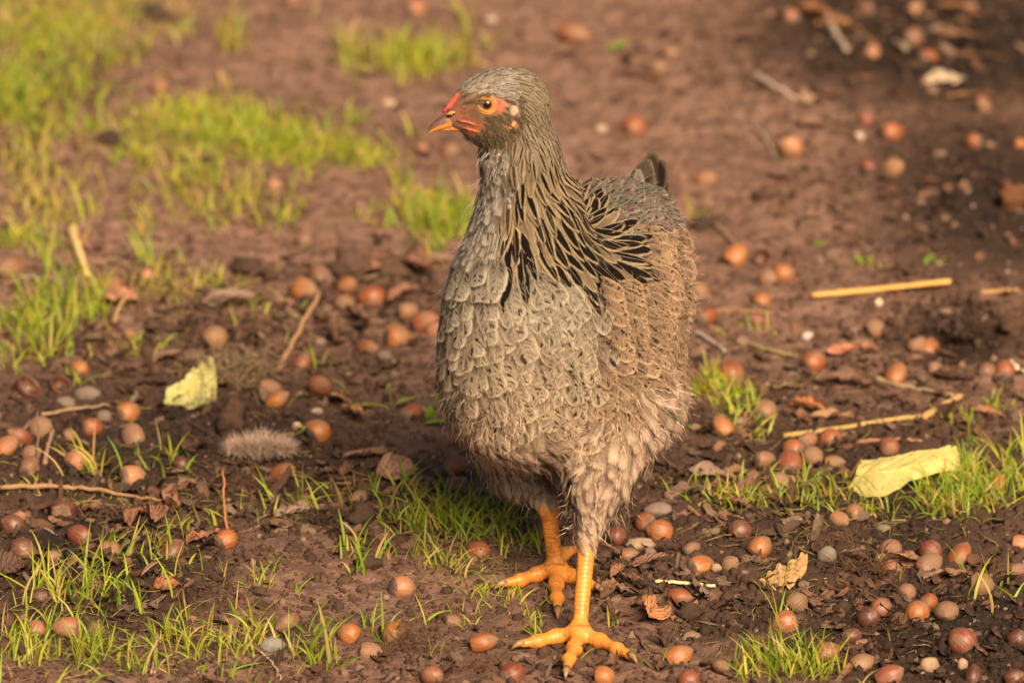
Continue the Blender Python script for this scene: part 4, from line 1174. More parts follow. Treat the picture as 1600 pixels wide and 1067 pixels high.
# ------------------------------------------------------------------ sticks, straws, stalks
def stick(px, r, tint, label, name='stick', cat='stick', group='sticks and straws on the ground', m=None, flatk=1.0, taper=.6, lift=0.0, jit=.0006, n=8):
    pts_ = []
    for q in px:
        h = q[2] if len(q) > 2 else 0
        k = mpp(G(q[0], q[1])); pts_.append(G(q[0], q[1], r * k * .8 + h * k + lift))
    S = spline(pts_, max(6, 5 * len(px))); S += rng.normal(0, jit * (.25 if cat == 'straw' else 1), S.shape) * np.linspace(.3, 1, len(S))[:, None]
    k = mpp(pts_[0]); rr = r * k * np.linspace(1, taper, len(S)) * (1 + .07 * rng.normal(0, 1, len(S)))
    mb = MB(); tube(mb, S, rr, n, flatk, (*tint, 1)); o = mb.build(name, m or STEM, None); tag(o, label, cat, group); return o
STRAW = (.52, .31, .10); GST = (.33, .245, .19); BRN = (.22, .115, .055)
stick([(1268, 461), (1375, 451), (1486, 440)], 8.0, (.60, .34, .09), 'broad flat golden straw lying on dark soil right of the hen', 'straw', 'straw', flatk=.45, taper=.95)
stick([(1532, 457), (1560, 455), (1590, 452)], 6.0, (.34, .19, .07), 'short dull straw near the right edge beyond the broad straw', 'straw', 'straw', flatk=.5, taper=.9)
stick([(112, 357, 3), (124, 395, 3), (136, 430)], 8.5, (.62, .43, .18), 'thick pale straw stub leaning on soil at left', 'straw', 'straw', taper=.55, n=10)
stick([(434, 578), (465, 520, 12), (500, 455, 28)], 5.4, (.34, .20, .10), 'leaning brown stalk among the nuts left of the hen', 'stalk', 'stalk')
stick([(1024, 907, 2), (1070, 908, 2), (1118, 914, 1)], 5.0, (.78, .58, .33), 'bright pale straw sliver on the light soil right of the feet', 'straw', 'straw', flatk=.5, taper=.8)
stick([(1224, 681), (1310, 669), (1390, 656), (1440, 650)], 4.6, (.34, .23, .07), 'long olive straw running from the nut heap to the bent stalk', 'straw', 'straw', taper=.8)
stick([(1442, 652), (1470, 636, 3), (1502, 620, 4)], 6.0, (.38, .22, .09), 'short tan stalk closing the angle of the bent dry stalk', 'stalk', 'stalk', taper=.8)
stick([(1368, 592), (1410, 602), (1450, 610), (1502, 620)], 4.5, (.25, .18, .10), 'bent dry stalk right of the curled orange husk', 'stalk', 'stalk')
stick([(1338, 690), (1390, 687), (1440, 688)], 4.0, (.24, .12, .06), 'thin brown stick behind the large yellow leaf')
stick([(0, 761), (60, 759), (130, 762), (200, 774), (256, 782)], 4.4, (.26, .15, .075), 'long brown twig lying across the left edge of the picture', 'twig', 'twig', lift=.004)
stick([(64, 648), (110, 640), (172, 631)], 3.2, (.26, .17, .10), 'thin slanting twig behind the glossy nut at left', 'twig', 'twig', lift=.003)
stick([(160, 668), (210, 664), (250, 661)], 2.4, (.12, .07, .05), 'dark thin twig beneath the glossy nut at left', 'twig', 'twig')
stick([(59, 735), (59, 690, 22), (58, 645, 50)], 2.4, (.20, .11, .07), 'upright dry stalk in front of the dull nut under the twig', 'stalk', 'stalk')
stick([(70, 725), (75, 695, 14), (84, 668, 30)], 4.0, (.24, .14, .09), 'curved pale stalk right of the upright dry stalk', 'stalk', 'stalk')
stick([(357, 838), (350, 790, 24), (349, 732, 52)], 2.7, (.38, .15, .07), 'upright thin red stalk above the orange-pink nut', 'stalk', 'stalk')
stick([(1290, 20), (1305, 52, 6), (1325, 80)], 6.2, (.40, .30, .22), 'pale grey stick leaning out of the curled leaf near the upper edge')
stick([(1178, 116, 4), (1215, 138, 3), (1262, 163)], 5.0, (.42, .32, .24), 'long pale grey stick on brown soil above the pink-orange nut')
stick([(1174, 196), (1195, 215, 2), (1210, 242)], 3.4, (.34, .24, .17), 'thin grey stick pointing down to the pink-orange nut')
stick([(1086, 518, 2), (1110, 532, 2), (1134, 549)], 4.2, (.34, .27, .23), 'grey stick poking out from behind the hen\'s side')
stick([(1150, 532), (1200, 546, 2), (1246, 557)], 3.4, (.26, .20, .08), 'olive grey stick left of the twisted red husk')
stick([(1088, 486), (1150, 485), (1230, 492)], 3.4, (.30, .15, .08), 'faint red-brown stick behind the nuts right of the hen')
stick([(1578, 566, 6), (1590, 574, 4), (1606, 585)], 4.4, (.66, .54, .40), 'whitish stick at the right picture edge beside an orange nut')
stick([(1100, 340), (1130, 362, 2), (1155, 390)], 4.0, (.30, .19, .11), 'thin brown stick above the nut at the hen\'s back edge')
stick([(0, 430), (60, 434), (100, 440)], 3.6, (.26, .19, .15), 'grey twig behind tall grass at the left edge', 'twig', 'twig')
stick([(992, 985), (1005, 1005, 4), (1012, 1022)], 2.6, (.16, .10, .08), 'short grey twig right of the front foot', 'twig', 'twig')
stick([(402, 1012), (425, 1035, 3), (440, 1060)], 2.4, (.40, .30, .22), 'thin bleached stem below the oblong grey pebble', 'stalk', 'stalk')
stick([(236, 1052), (243, 1020, 10), (248, 985, 22)], 2.0, (.34, .20, .13), 'thin pinkish upright stem in the lower left grass', 'stalk', 'stalk')
stick([(240, 1050), (255, 1033, 4), (268, 1020, 8)], 2.2, (.36, .24, .15), 'thin tan stem leaning in the lower left grass', 'stalk', 'stalk')
stick([(68, 825), (80, 832, 1), (92, 839)], 2.2, (.50, .38, .27), 'short white straw sliver in the dark soil at lower left', 'straw', 'straw')
stick([(1222, 938, 4), (1230, 950, 3), (1238, 962)], 2.2, (.70, .50, .32), 'tiny pale straw sliver beside the grey-topped red nut', 'straw', 'straw')
stick([(945, 850, 4), (965, 860, 8), (972, 880, 3)], 1.6, (.55, .28, .15), 'thin curled red tendril hanging by the front thigh', 'tendril', 'tendril', jit=.0002)
stick([(660, 745), (640, 765, 3), (700, 790)], 2.0, (.34, .22, .10), 'thin dry stem in the bright grass left of the legs', 'stalk', 'stalk')
stick([(1300, 900), (1340, 920, 2), (1375, 935)], 2.6, (.12, .075, .05), 'dark thin twig left of the group of three nuts', 'twig', 'twig')
stick([(740, 690), (735, 670, 16), (728, 645, 34)], .1, (.3, .2, .1), 'thin pale stem end beside the belly feathers', 'stalk', 'stalk') if False else None

# ------------------------------------------------------------------ leaves
def leaf_mesh(name, L, W, curl, bendl, wav, tint, m, asym=0.0, ragged=.06, nu=13, nv=22, shape=.75, twist=0.0):
    s = rng.uniform(0, 90); v, uv = [], []
    for j in range(nv):
        t = j / (nv - 1); w = W * .5 * math.sin(math.pi * min(1, max(0.015, t)) ** shape) ** .75
        for i in range(nu):
            u = -1 + 2 * i / (nu - 1)
            rag = 1 + ragged * 3 * float(vnoise(np.array([t * 13 + s]), np.array([np.sign(u) * 5.0]), 21)[0])
            y = u * w * (rag if abs(u) > .6 else 1)
            a = curl * u                                            # curl across: an arc
            yy = y * (math.sin(a) / a if abs(a) > 1e-3 else 1) if curl else y
            zz = abs(y) * (1 - math.cos(a)) / (abs(a) + 1e-6) * (1 if curl > 0 else -1)
            x = (t - .5) * L
            th = bendl * (t - .5)
            zb = -L * .5 * bendl * (t - .5) ** 2
            zw = wav * W * (float(vnoise(np.array([t * 5 + s]), np.array([u * 1.6 + s]), 22)[0]) + .5 * float(vnoise(np.array([t * 12 + s]), np.array([u * 3 + s]), 23)[0]))
            tw = twist * (t - .5); yy, zz = yy * math.cos(tw) - (zz) * math.sin(tw), yy * math.sin(tw) + zz * math.cos(tw)
            v.append((x, yy, zz + zb + zw)); uv.append((i / (nu - 1), t))
    return mesh_from(name, v, grid_faces(nu, nv), [m], True, {'tint': np.tile([*tint, 1], (len(v), 1))}, uv)
def leaf(px, py, Lp, Wp, ang, label, tint=(.17, .085, .045), curl=.9, bendl=.2, wav=.25, tilt=0.0, lift=.0, m=None, name='dead_leaf', cat='dead leaf', group='dead leaves on the soil', pitch=0.0, ragged=.06, twist=0., shape=.75):
    p = G(px, py, .003); k = mpp(p)
    me = leaf_mesh(name, Lp * k, Wp * k, curl, bendl, wav, tint, m or LEAF, ragged=ragged, twist=twist, shape=shape)
    o = link(name, me); o.location = p + np.array([0, 0, lift * k]); o.rotation_mode = 'XYZ'
    o.rotation_euler = (Matrix.Rotation(math.radians(ang), 3, 'Z') @ Matrix.Rotation(math.radians(pitch), 3, 'Y') @ Matrix.Rotation(math.radians(tilt), 3, 'X')).to_euler()
    mb = MB(); L = Lp * k
    co = np.array([v.co for v in me.vertices]).reshape(22, 13, 3)[:, 6]
    tube(mb, co[1:] + np.array([0, 0, .0003]), np.linspace(.0009, .0003, 21) * min(1.4, L / .03), 5, 1, (*[min(1, c * 1.3) for c in tint], 1))
    r = mb.build('midrib', STEM, o)
    tag(o, label, cat, group); return o
# the large yellow leaf, folded down at its end
def patch(name, rows, m, tint, label, cat, group, nu=24, nv=14, wav=.0012):
    """rows: polylines of (px, py, height in px) from the back edge to the front edge"""
    R = [spline([G(q[0], q[1], q[2] * mpp(G(q[0], q[1]))) for q in r], nu) for r in rows]
    V = np.array([spline([r[i] for r in R], nv) for i in range(nu)]).transpose(1, 0, 2)
    s = rng.uniform(0, 30)
    uu, vv = np.meshgrid(np.linspace(0, 1, nu), np.linspace(0, 1, nv))
    V[:, :, 2] += wav * (vnoise(uu * 9 + s, vv * 4, 31) + .6 * vnoise(uu * 22 + s, vv * 9, 32)) * 2
    edge_n = 1.0
    c = V.reshape(-1, 3).mean(0)
    me = mesh_from(name, V.reshape(-1, 3) - c, grid_faces(nu, nv), [m], True, {'tint': np.tile([*tint, 1], (nu * nv, 1))}, np.stack([vv, uu], -1).reshape(-1, 2))
    o = link(name, me, None, c); tag(o, label, cat, group)
    mb = MB(); mid = V[nv // 2] - c + np.array([0, 0, .0004]); tube(mb, mid, np.linspace(.0011, .0004, nu), 6, 1, (min(1, tint[0] * 1.1), min(1, tint[1] * 1.1), tint[2], 1)); mb.build('midrib', STEM, o)
    return o
patch('yellow_leaf', [[(1345, 720, 26), (1390, 712, 34), (1440, 704, 40), (1478, 697, 44), (1494, 695, 40)], [(1336, 742, 14), (1380, 738, 24), (1430, 727, 32), (1475, 716, 34), (1500, 716, 26)], [(1324, 766, 1), (1368, 776, 8), (1410, 760, 18), (1455, 740, 20), (1505, 738, 10)]],
      YLEAF, (.52, .45, .15), 'large pale yellow leaf arched over the grass at right', 'leaf', 'fallen leaves')
patch('yellow_leaf', [[(262, 606, 12), (290, 588, 26), (312, 570, 36), (332, 562, 38)], [(258, 618, 5), (288, 606, 16), (315, 592, 26), (338, 590, 30)], [(257, 632, 0), (276, 634, 4), (312, 636, 8), (338, 628, 6)]],
      YLEAF, (.46, .44, .16), 'torn yellow-green leaf draped beside the fibrous root tuft', 'leaf', 'fallen leaves', wav=.0022)
patch('dead_leaf', [[(1192, 896, 6), (1215, 886, 16), (1240, 874, 24), (1262, 866, 26)], [(1186, 905, 2), (1212, 900, 12), (1236, 894, 16), (1262, 880, 18)], [(1190, 912, 0), (1210, 920, 2), (1232, 920, 4), (1258, 896, 10)]],
      LEAF, (.36, .22, .09), 'curled tan leaf on dark soil right of the feet', 'dead leaf', 'dead leaves on the soil', wav=.0028)
leaf(1560, 762, 66, 26, 70, 'small orange-brown leaf standing by the grass at the right edge', (.36, .15, .04), .8, .3, .3, tilt=50, lift=10)
leaf(1462, 738, 66, 26, 12, 'rusty leaf underside showing beneath the large yellow leaf', (.22, .085, .02), .5, .2, .35, tilt=20, lift=1)
leaf(190, 470, 66, 54, -20, 'ribbed curled pinkish leaf in the grass at left', (.32, .165, .10), 1.3, .5, .35, tilt=35, lift=8)
leaf(1403, 78, 46, 30, 120, 'folded whitish leaf standing in dark litter near the upper edge', (.46, .36, .25), 1.6, .3, .2, tilt=40, lift=6)
leaf(1476, 126, 70, 26, 15, 'ragged pale leaf strip on the dark soil at upper right', (.42, .33, .23), .7, .2, .6, tilt=30, lift=2, ragged=.2)
leaf(1405, 152, 44, 26, -35, 'curled brown leaf ring on dark soil under the ragged pale strip', (.26, .13, .08), 2.4, 1.2, .2, tilt=40, lift=4)
leaf(1275, 24, 90, 32, -35, 'curled brown leaf holding the pale grey stick near the upper edge', (.27, .12, .055), 1.6, .4, .3, lift=5)
leaf(1310, 42, 74, 24, -20, 'small tan leaf scrap right of the pale grey stick', (.34, .18, .08), 1.2, .3, .4, lift=4)
leaf(1498, 18, 76, 24, -24, 'long curled tan husk at the upper edge', (.30, .14, .06), 2.2, .5, .2, lift=6)
leaf(1500, 60, 76, 22, -8, 'long brown leaf roll below the long curled husk', (.24, .12, .065), 2.4, .2, .2, lift=5)
leaf(1525, 92, 90, 22, -4, 'dim brown leaf strip near the upper right corner', (.12, .06, .035), 1.5, .2, .3, lift=3)
leaf(1515, 152, 80, 18, 6, 'thin brown leaf strip above the pinkish nut on dark soil', (.22, .11, .05), 1.6, .3, .3, lift=3)
leaf(1272, 195, 60, 26, -10, 'flat brown leaf right of the pink-orange nut under the sticks', (.20, .11, .065), .8, .2, .3, lift=2)
leaf(1270, 160, 46, 36, 40, 'pale brown leaf scrap at the end of the long grey stick', (.27, .17, .11), .9, .3, .3, lift=3)
leaf(1265, 640, 80, 36, -38, 'curled orange husk leaf between the nuts right of the hen', (.40, .155, .055), 2.2, .9, .3, tilt=-20, lift=6)
leaf(1300, 652, 70, 22, 14, 'crinkled tan edge of a dead leaf right of the curled orange husk', (.27, .155, .085), 1.2, .3, .7, lift=4)
leaf(1320, 596, 90, 40, -6, 'dark hollow leaf under the twisted red husk', (.13, .07, .045), 1.6, .5, .4, lift=4)
leaf(1330, 553, 84, 26, 12, 'twisted ribbed red-brown husk leaf right of the grey-based nut', (.36, .15, .08), 2.6, .2, .35, lift=8, twist=2.5)
leaf(1215, 606, 76, 18, 4, 'scalloped tan leaf edge left of the dark hollow leaf', (.22, .15, .075), 1.0, .2, .9, lift=2)
leaf(1490, 590, 70, 30, -12, 'dark curled leaf in the hollow at right', (.075, .04, .028), 1.4, .4, .4, lift=4)
leaf(1545, 648, 60, 24, -25, 'orange-brown leaf scrap right of the short tan stalk', (.30, .14, .07), 1.2, .3, .3, lift=4)
leaf(556, 650, 62, 30, -48, 'split papery husk pointing away from the orange nut', (.38, .19, .09), 2.0, .2, .4, lift=8, twist=1.0)
leaf(532, 628, 50, 18, -40, 'narrow papery strip joining the split husk to the nut', (.36, .19, .10), 1.8, .3, .4, lift=6)
leaf(622, 742, 70, 56, 20, 'pale papery leaf scrap behind thin grass left of the legs', (.34, .19, .13), .7, .4, .3, tilt=25, lift=6)
leaf(575, 712, 80, 30, 8, 'brown leaf scrap on the soil above the pale papery one', (.18, .095, .062), .9, .3, .4, lift=4)
leaf(540, 735, 46, 26, 70, 'small brown leaf standing left of the pale papery scrap', (.16, .085, .055), 1.2, .3, .4, tilt=40, lift=5)
leaf(215, 818, 70, 42, 62, 'torn brown husk arching over the dark soil at left', (.20, .09, .055), 1.9, .7, .3, tilt=-20, lift=16)
leaf(240, 812, 60, 46, 95, 'broad brown husk half behind the torn one at left', (.22, .105, .065), 1.3, .5, .3, tilt=30, lift=14)
leaf(262, 918, 46, 36, 20, 'rusty broken leaf below the dark nut in its husk', (.26, .105, .05), 1.0, .4, .3, tilt=25, lift=5)
leaf(240, 895, 60, 12, 55, 'thin curved leaf rib above the rusty broken leaf', (.22, .13, .08), 1.6, 1.4, .2, tilt=10, lift=14)
leaf(30, 888, 80, 54, 30, 'large dark ribbed leaf at the left edge below the twig', (.06, .032, .022), 1.1, .4, .4, lift=5)
leaf(268, 790, 60, 40, -60, 'reddish crumpled leaf under the right end of the long twig', (.22, .10, .065), 1.4, .5, .5, lift=8)
leaf(300, 760, 50, 30, 30, 'crumpled brown leaf beside the upright red stalk', (.18, .095, .06), 1.2, .5, .5, lift=6)
leaf(320, 840, 70, 30, 35, 'frayed red-brown leaf left of the orange-pink nut', (.25, .11, .06), 1.3, .6, .5, lift=6)
leaf(285, 705, 50, 26, 100, 'dark split leaf standing above the dark nut by the twig', (.09, .045, .032), 1.6, .3, .3, tilt=30, lift=14)
leaf(470, 800, 90, 26, 24, 'grey-brown leaf strip under thin grass below the down feather', (.20, .135, .095), 1.0, .3, .4, lift=4)
leaf(640, 420, 110, 60, -18, 'large brown leaf on top of the heap left of the breast', (.19, .09, .055), 1.2, .5, .4, lift=14)
leaf(590, 418, 80, 50, 60, 'brown crumpled leaf at the left of the heap', (.17, .085, .055), 1.4, .5, .4, tilt=30, lift=12)
leaf(632, 462, 70, 34, 42, 'pointed brown leaf at the foot of the heap', (.22, .105, .065), 1.4, .3, .3, lift=6)
leaf(560, 498, 70, 30, -60, 'dry brown leaf between the orange nuts left of the hen', (.19, .10, .065), 1.3, .4, .5, lift=8)
leaf(520, 530, 70, 28, -72, 'dark hanging leaf on the hollow under the nut cluster', (.13, .07, .045), 1.3, .4, .4, tilt=-20, lift=8)
leaf(375, 480, 120, 44, 14, 'mossy grey bark-like leaf roll over the dark hollow', (.19, .125, .09), 2.0, .2, .3, lift=14)
leaf(310, 560, 120, 60, -8, 'dark leaf lining the hollow at left', (.10, .062, .045), -1.0, .6, .3, lift=3)
leaf(262, 560, 60, 24, 40, 'brown leaf scrap left of the dark hollow', (.17, .10, .07), 1.2, .4, .4, lift=6)
leaf(440, 480, 60, 24, 4, 'brown leaf strip crossed by a grass blade left of the cluster', (.22, .12, .08), 1.4, .3, .3, lift=5)
leaf(1022, 960, 66, 60, 80, 'square rusty husk piece standing right of the front foot', (.32, .14, .06), .8, .3, .25, tilt=38, lift=12)
leaf(965, 900, 46, 34, 60, 'curled dry husk right of the front shank', (.24, .115, .065), 1.8, .6, .4, tilt=20, lift=10)
leaf(985, 912, 50, 34, -30, 'dark curled husk behind the square rusty piece', (.15, .075, .05), 1.8, .6, .4, lift=8)
leaf(1020, 878, 80, 22, 32, 'brown leaf roll slanting up toward the long tan pebble', (.19, .10, .065), 2.0, .3, .4, lift=6)
leaf(960, 925, 46, 40, 10, 'crumpled brown husk between the two feet and the soil patch', (.19, .11, .065), 1.6, .6, .5, lift=5)
leaf(1186, 872, 56, 24, -8, 'dark leaf cup under the smooth orange-pink nut', (.12, .075, .05), -1.2, .3, .4, lift=1)
leaf(1408, 876, 84, 40, -10, 'torn brown husk around the pale pointed nut', (.20, .11, .06), .9, .4, .5, lift=3)
leaf(1480, 900, 80, 26, 14, 'brown leaf strip under the dusty wide nut', (.18, .10, .06), 1.2, .3, .4, lift=3)
leaf(1340, 872, 60, 16, -40, 'thin dark leaf strip in the root litter at lower right', (.14, .075, .048), 1.4, .3, .4, lift=5)
leaf(1275, 940, 60, 22, 10, 'flat dark leaf below the curled tan leaf', (.09, .058, .042), .6, .2, .3, lift=2)
leaf(1180, 760, 90, 40, 50, 'dark brown leaf bits under the thin grass right of the hen', (.16, .085, .058), 1.4, .4, .5, lift=5)
leaf(1110, 745, 80, 40, -14, 'greyish leaf on the litter right of the hen\'s thigh', (.20, .135, .10), .9, .3, .4, lift=4)
leaf(1070, 770, 76, 32, 30, 'dark leaf below the hen\'s flank', (.13, .08, .058), 1.0, .3, .4, lift=4)
leaf(1150, 790, 60, 30, -30, 'brown curled leaf in thin grass right of the thigh', (.19, .10, .065), 1.5, .4, .4, lift=5)
leaf(1240, 820, 56, 22, 20, 'small brown leaf under the thin grass before the pink pair', (.16, .10, .07), 1.2, .4, .4, lift=4)
leaf(885, 85, 40, 20, 10, 'brown leaf scrap beneath the long red-brown nut', (.18, .10, .07), 1.0, .3, .4, lift=2)
leaf(995, 118, 60, 20, -14, 'dark brown leaf strip on trampled soil above the orange nut', (.15, .075, .05), 1.2, .3, .4, lift=3)
leaf(1165, 60, 60, 30, 10, 'dim leaf scrap near the upper edge right of the weed', (.12, .065, .045), 1.2, .3, .4, lift=4)
# ------------------------------------------------------------------ empty shells: dark cups
for x, y, d, az, lab in [(46, 604, 44, 2.2, 'dark empty nutshell half with its hollow facing up at left'), (95, 602, 34, .6, 'smaller dark empty nutshell right of the other at left'), (1190, 402, 30, -1, 'dark empty shell fragment between the nuts at the back edge')]:
    g0 = G(x, y); r = d * .5 * mpp(g0); v, uv = [], []
    for k in range(9):
        a = math.pi * .55 * k / 8 + .02
        for i in range(18):
            q = 2 * math.pi * i / 18; w = 1 + (.08 * math.sin(3 * q) + .05 * math.sin(7 * q)) * (k / 8) ** 3
            v.append((r * math.sin(a) * math.cos(q), r * math.sin(a) * math.sin(q), -r * math.cos(a) * w))
    n0 = len(v); v += [(p[0] * .88, p[1] * .88, p[2] * .88) for p in v]
    f = grid_faces(18, 9, True); f2 = f[:, ::-1] + n0
    rim = np.array([(8 * 18 + i, 8 * 18 + (i + 1) % 18, n0 + 8 * 18 + (i + 1) % 18, n0 + 8 * 18 + i) for i in range(18)])
    o = link('empty_shell', mesh_from('empty_shell', v, np.vstack([f, f2, rim]), [NUT['k']], True, None, np.zeros((len(v), 2))), None, G(x, y, r * .55))
    o.rotation_euler = (math.radians(38), .3, az * .4); tag(o, lab, 'nutshell', 'empty nutshells')

# ------------------------------------------------------------------ seedlings and broad green leaves
GRN = (.20, .33, .03)
def seedling(px, py, leaves, label, stem_h=10):
    base = G(px, py); k = mpp(base)
    e = bpy.data.objects.new('seedling', None); COL.objects.link(e); e.location = base; e.empty_display_size = .01
    tag(e, label, 'seedling', 'small green seedlings')
    for (ex, ey, L, W, ang, tilt) in leaves:
        mb = MB(); d = np.array([ex * k, 0, ey * k])
        tube(mb, spline([np.zeros(3), d * .5 + np.array([0, 0, .002]), d], 6), .0006, 6, 1, (.25, .26, .06, 1)); mb.build('stem', GRASS, e)
        me = leaf_mesh('leaf', L * k, W * k, .4, .3, .08, (.19 * rng.uniform(.9, 1.2), .31, .028), GRASS, ragged=0)
        l = link('leaf', me, e, d); l.rotation_euler = (Matrix.Rotation(math.radians(ang), 3, 'Z') @ Matrix.Rotation(math.radians(tilt), 3, 'Y')).to_euler()
seedling(673, 655, [(0, 4, 40, 17, 90, -80)], 'single upright broad green leaf beside the belly')
seedling(612, 640, [(22, 16, 32, 15, 15, -14), (-42, 8, 38, 13, 2, 6), (-4, 40, 12, 8, 40, -40), (12, -18, 42, 12, -30, 12)], 'four-leaved seedling on open soil left of the breast')
seedling(703, 668, [(14, 2, 40, 18, 10, -12), (-18, 10, 46, 12, 8, 0), (-20, 48, 14, 12, 20, -40)], 'glossy green seedling over the dark russet nut by the belly')
seedling(462, 680, [(-20, -2, 36, 12, 20, -6), (20, 8, 32, 10, -24, 24)], 'small low weed left of the bright orange nut')
seedling(955, 78, [(4, 2, 50, 26, 24, -20), (-40, -8, 60, 12, 4, 0)], 'small yellow-green weed on soil behind the hen')
seedling(1272, 382, [(0, 0, 42, 22, -30, -10)], 'small yellow-green leaf alone on smooth soil at right')
seedling(1466, 414, [(0, 0, 34, 18, 10, -20), (-14, 10, 24, 14, 40, -40), (14, 12, 26, 10, -40, -30)], 'tiny green weed beyond the right end of the broad straw')
seedling(1345, 405, [(0, 0, 36, 16, -10, -10)], 'small olive leaf on soil beyond the broad straw')
seedling(455, 815, [(0, 2, 42, 18, 24, -10)], 'small oval green leaf in the dark soil below the down feather')

# ------------------------------------------------------------------ down feather on the soil, root tuft, fibre tufts
def tuft(name, px, py, w, h, n, tint, label, cat, group=None, L=(10, 26), wd=.00016, up=.5, m=None, curlk=.5):
    base = G(px, py, .001); k = mpp(base); mb = MB()
    for _ in range(n):
        a = rng.normal(0, .38) * w * k; b_ = rng.normal(0, .3) * w * k; c = abs(rng.normal(0, .3)) * h * k
        q = base + np.array([a, b_, c]); d = rng.normal(0, 1, 3); d[2] = d[2] * up + .25; d /= np.linalg.norm(d)
        l = rng.uniform(*L) * k; n_ = np.cross(d, rng.normal(0, 1, 3)); n_ /= np.linalg.norm(n_)
        pts_ = [q]; 
        for t in range(5):
            d = d + n_ * curlk * .35 + rng.normal(0, .12, 3); d /= np.linalg.norm(d); pts_.append(pts_[-1] + d * l / 5)
        tube(mb, pts_, np.linspace(wd, wd * .4, 6), 3, 1, (*(np.array(tint) * rng.uniform(.6, 1.25)), 1), cap=False)
    o = mb.build(name, m or STEM, None); tag(o, label, cat, group); return o
tuft('root_tuft', 378, 588, 88, 60, 420, (.36, .25, .14), 'fibrous brown root tuft beside the torn yellow-green leaf', 'root tuft', 'tufts of dry roots', (16, 44), .0004)
tuft('root_tuft', 352, 640, 60, 36, 260, (.13, .075, .048), 'dark crumbly root tuft below the torn yellow-green leaf', 'root tuft', 'tufts of dry roots', (10, 26), .0003)
tuft('root_tuft', 640, 1010, 40, 60, 240, (.22, .12, .07), 'pinkish brown root fibres hanging over an orange nut at lower middle', 'root tuft', 'tufts of dry roots', (14, 40), .0002)
tuft('root_tuft', 740, 1045, 50, 30, 160, (.24, .12, .07), 'red-brown root fibres under the clean orange nut', 'root tuft', 'tufts of dry roots', (10, 26), .00022)
tuft('root_tuft', 1312, 848, 70, 30, 200, (.22, .13, .07), 'tangled dry roots under the pink pair of nuts', 'root tuft', 'tufts of dry roots', (14, 40), .00018, .3)
tuft('root_tuft', 1350, 890, 56, 40, 160, (.14, .075, .045), 'dark tangled roots left of the pale pointed nut', 'root tuft', 'tufts of dry roots', (14, 40), .0003)
tuft('root_tuft', 395, 765, 70, 40, 260, (.17, .085, .055), 'reddish root fibres around the down feather', 'root tuft', 'tufts of dry roots', (12, 32), .00022)
tuft('root_tuft', 628, 918, 40, 24, 140, (.19, .12, .08), 'dry husk fibres around the worm-holed nut', 'root tuft', 'tufts of dry roots', (12, 30), .00026)
tuft('root_tuft', 510, 815, 60, 36, 200, (.10, .06, .042), 'dark matted roots under the clump of grass at lower middle', 'root tuft', 'tufts of dry roots', (10, 24), .0003)
fe = bpy.data.objects.new('down_feather', None); COL.objects.link(fe); dp = G(402, 722, .002); fe.location = dp + np.array([0, 0, .004]); fe.empty_display_size = .01
tag(fe, 'fluffy pale down feather lying on the soil behind an orange nut', 'feather')
kk = mpp(dp); mb = MB(); tube(mb, [(-46 * kk, 0, .001), (0, .002, .006), (54 * kk, 0, .003)], [.0003, .0005, .0002], 6, 1, (.5, .4, .32, 1)); mb.build('shaft', STEM, fe)
mbf = MB()
for _ in range(2200):
    t = rng.uniform(-46, 56) * kk; s = rng.choice([-1, 1]); q = np.array([t, rng.normal(0, .0025), .003 + abs(rng.normal(0, .002))]); d = np.array([rng.normal(.2, .5), s * rng.uniform(.1, 1), rng.uniform(.0, 1.3)]); d /= np.linalg.norm(d)
    strand(q, d, np.array([0, 0, 1.0]), rng.uniform(18, 44) * kk * (1 - .4 * abs(t) / (56 * kk)), .00025, (.62 * rng.uniform(.8, 1.1), .44, .34, 1), .10)
b_ = mbf.build('barbs', FLUFF, fe, False)

# ------------------------------------------------------------------ grass: blades in the patches where it grows
mbg = MB()
BL = {}
def blades(px, py, n, Lm, wid, tone, lean=.5, up=1.0):
    """n blades at pixel positions px, py (arrays), mean length Lm in mm"""
    for x, y in zip(px, py):
        base = G(x, y, -.0012)
        L = Lm * .001 * rng.uniform(.45, 1.45); w = wid * .0005 * rng.uniform(.6, 1.3)
        a = rng.uniform(0, 2 * math.pi); ln = abs(rng.normal(0, lean)); cv = rng.uniform(.1, 1.1)
        hd = np.array([math.cos(a), math.sin(a), 0]); sd = np.array([-math.sin(a) * .9, math.cos(a) * .9, .0])
        tw = rng.uniform(0, math.pi); sd = np.array([math.cos(tw), math.sin(tw) * .6, 0])
        v = []; K = 5; q = base.copy(); th = ln
        for k in range(K + 1):
            t = k / K; ww = w * (1 - t ** 2.2) * (.75 + .25 * min(1, t * 4)) + .00004
            v += [q - sd * ww, q + sd * ww + np.array([0, 0, ww * .3])]
            q = q + (hd * math.sin(th) + np.array([0, 0, math.cos(th) * up])) * L / K; th += cv / K * 1.4
        r = rng.random()
        if r < tone[0]: c = (.22, .33, .024)
        elif r < tone[0] + tone[1]: c = (.36, .37, .030)
        else: c = (.46, .32, .10)
        c = np.array(c) * rng.uniform(.7, 1.2) * np.array([rng.uniform(.85, 1.15), 1, 1])
        uvv = [(i % 2, (i // 2) / K) for i in range(2 * K + 2)]
        mbg.add(v, [(2 * k, 2 * k + 1, 2 * k + 3, 2 * k + 2) for k in range(K)], uvv, (*c, 1))
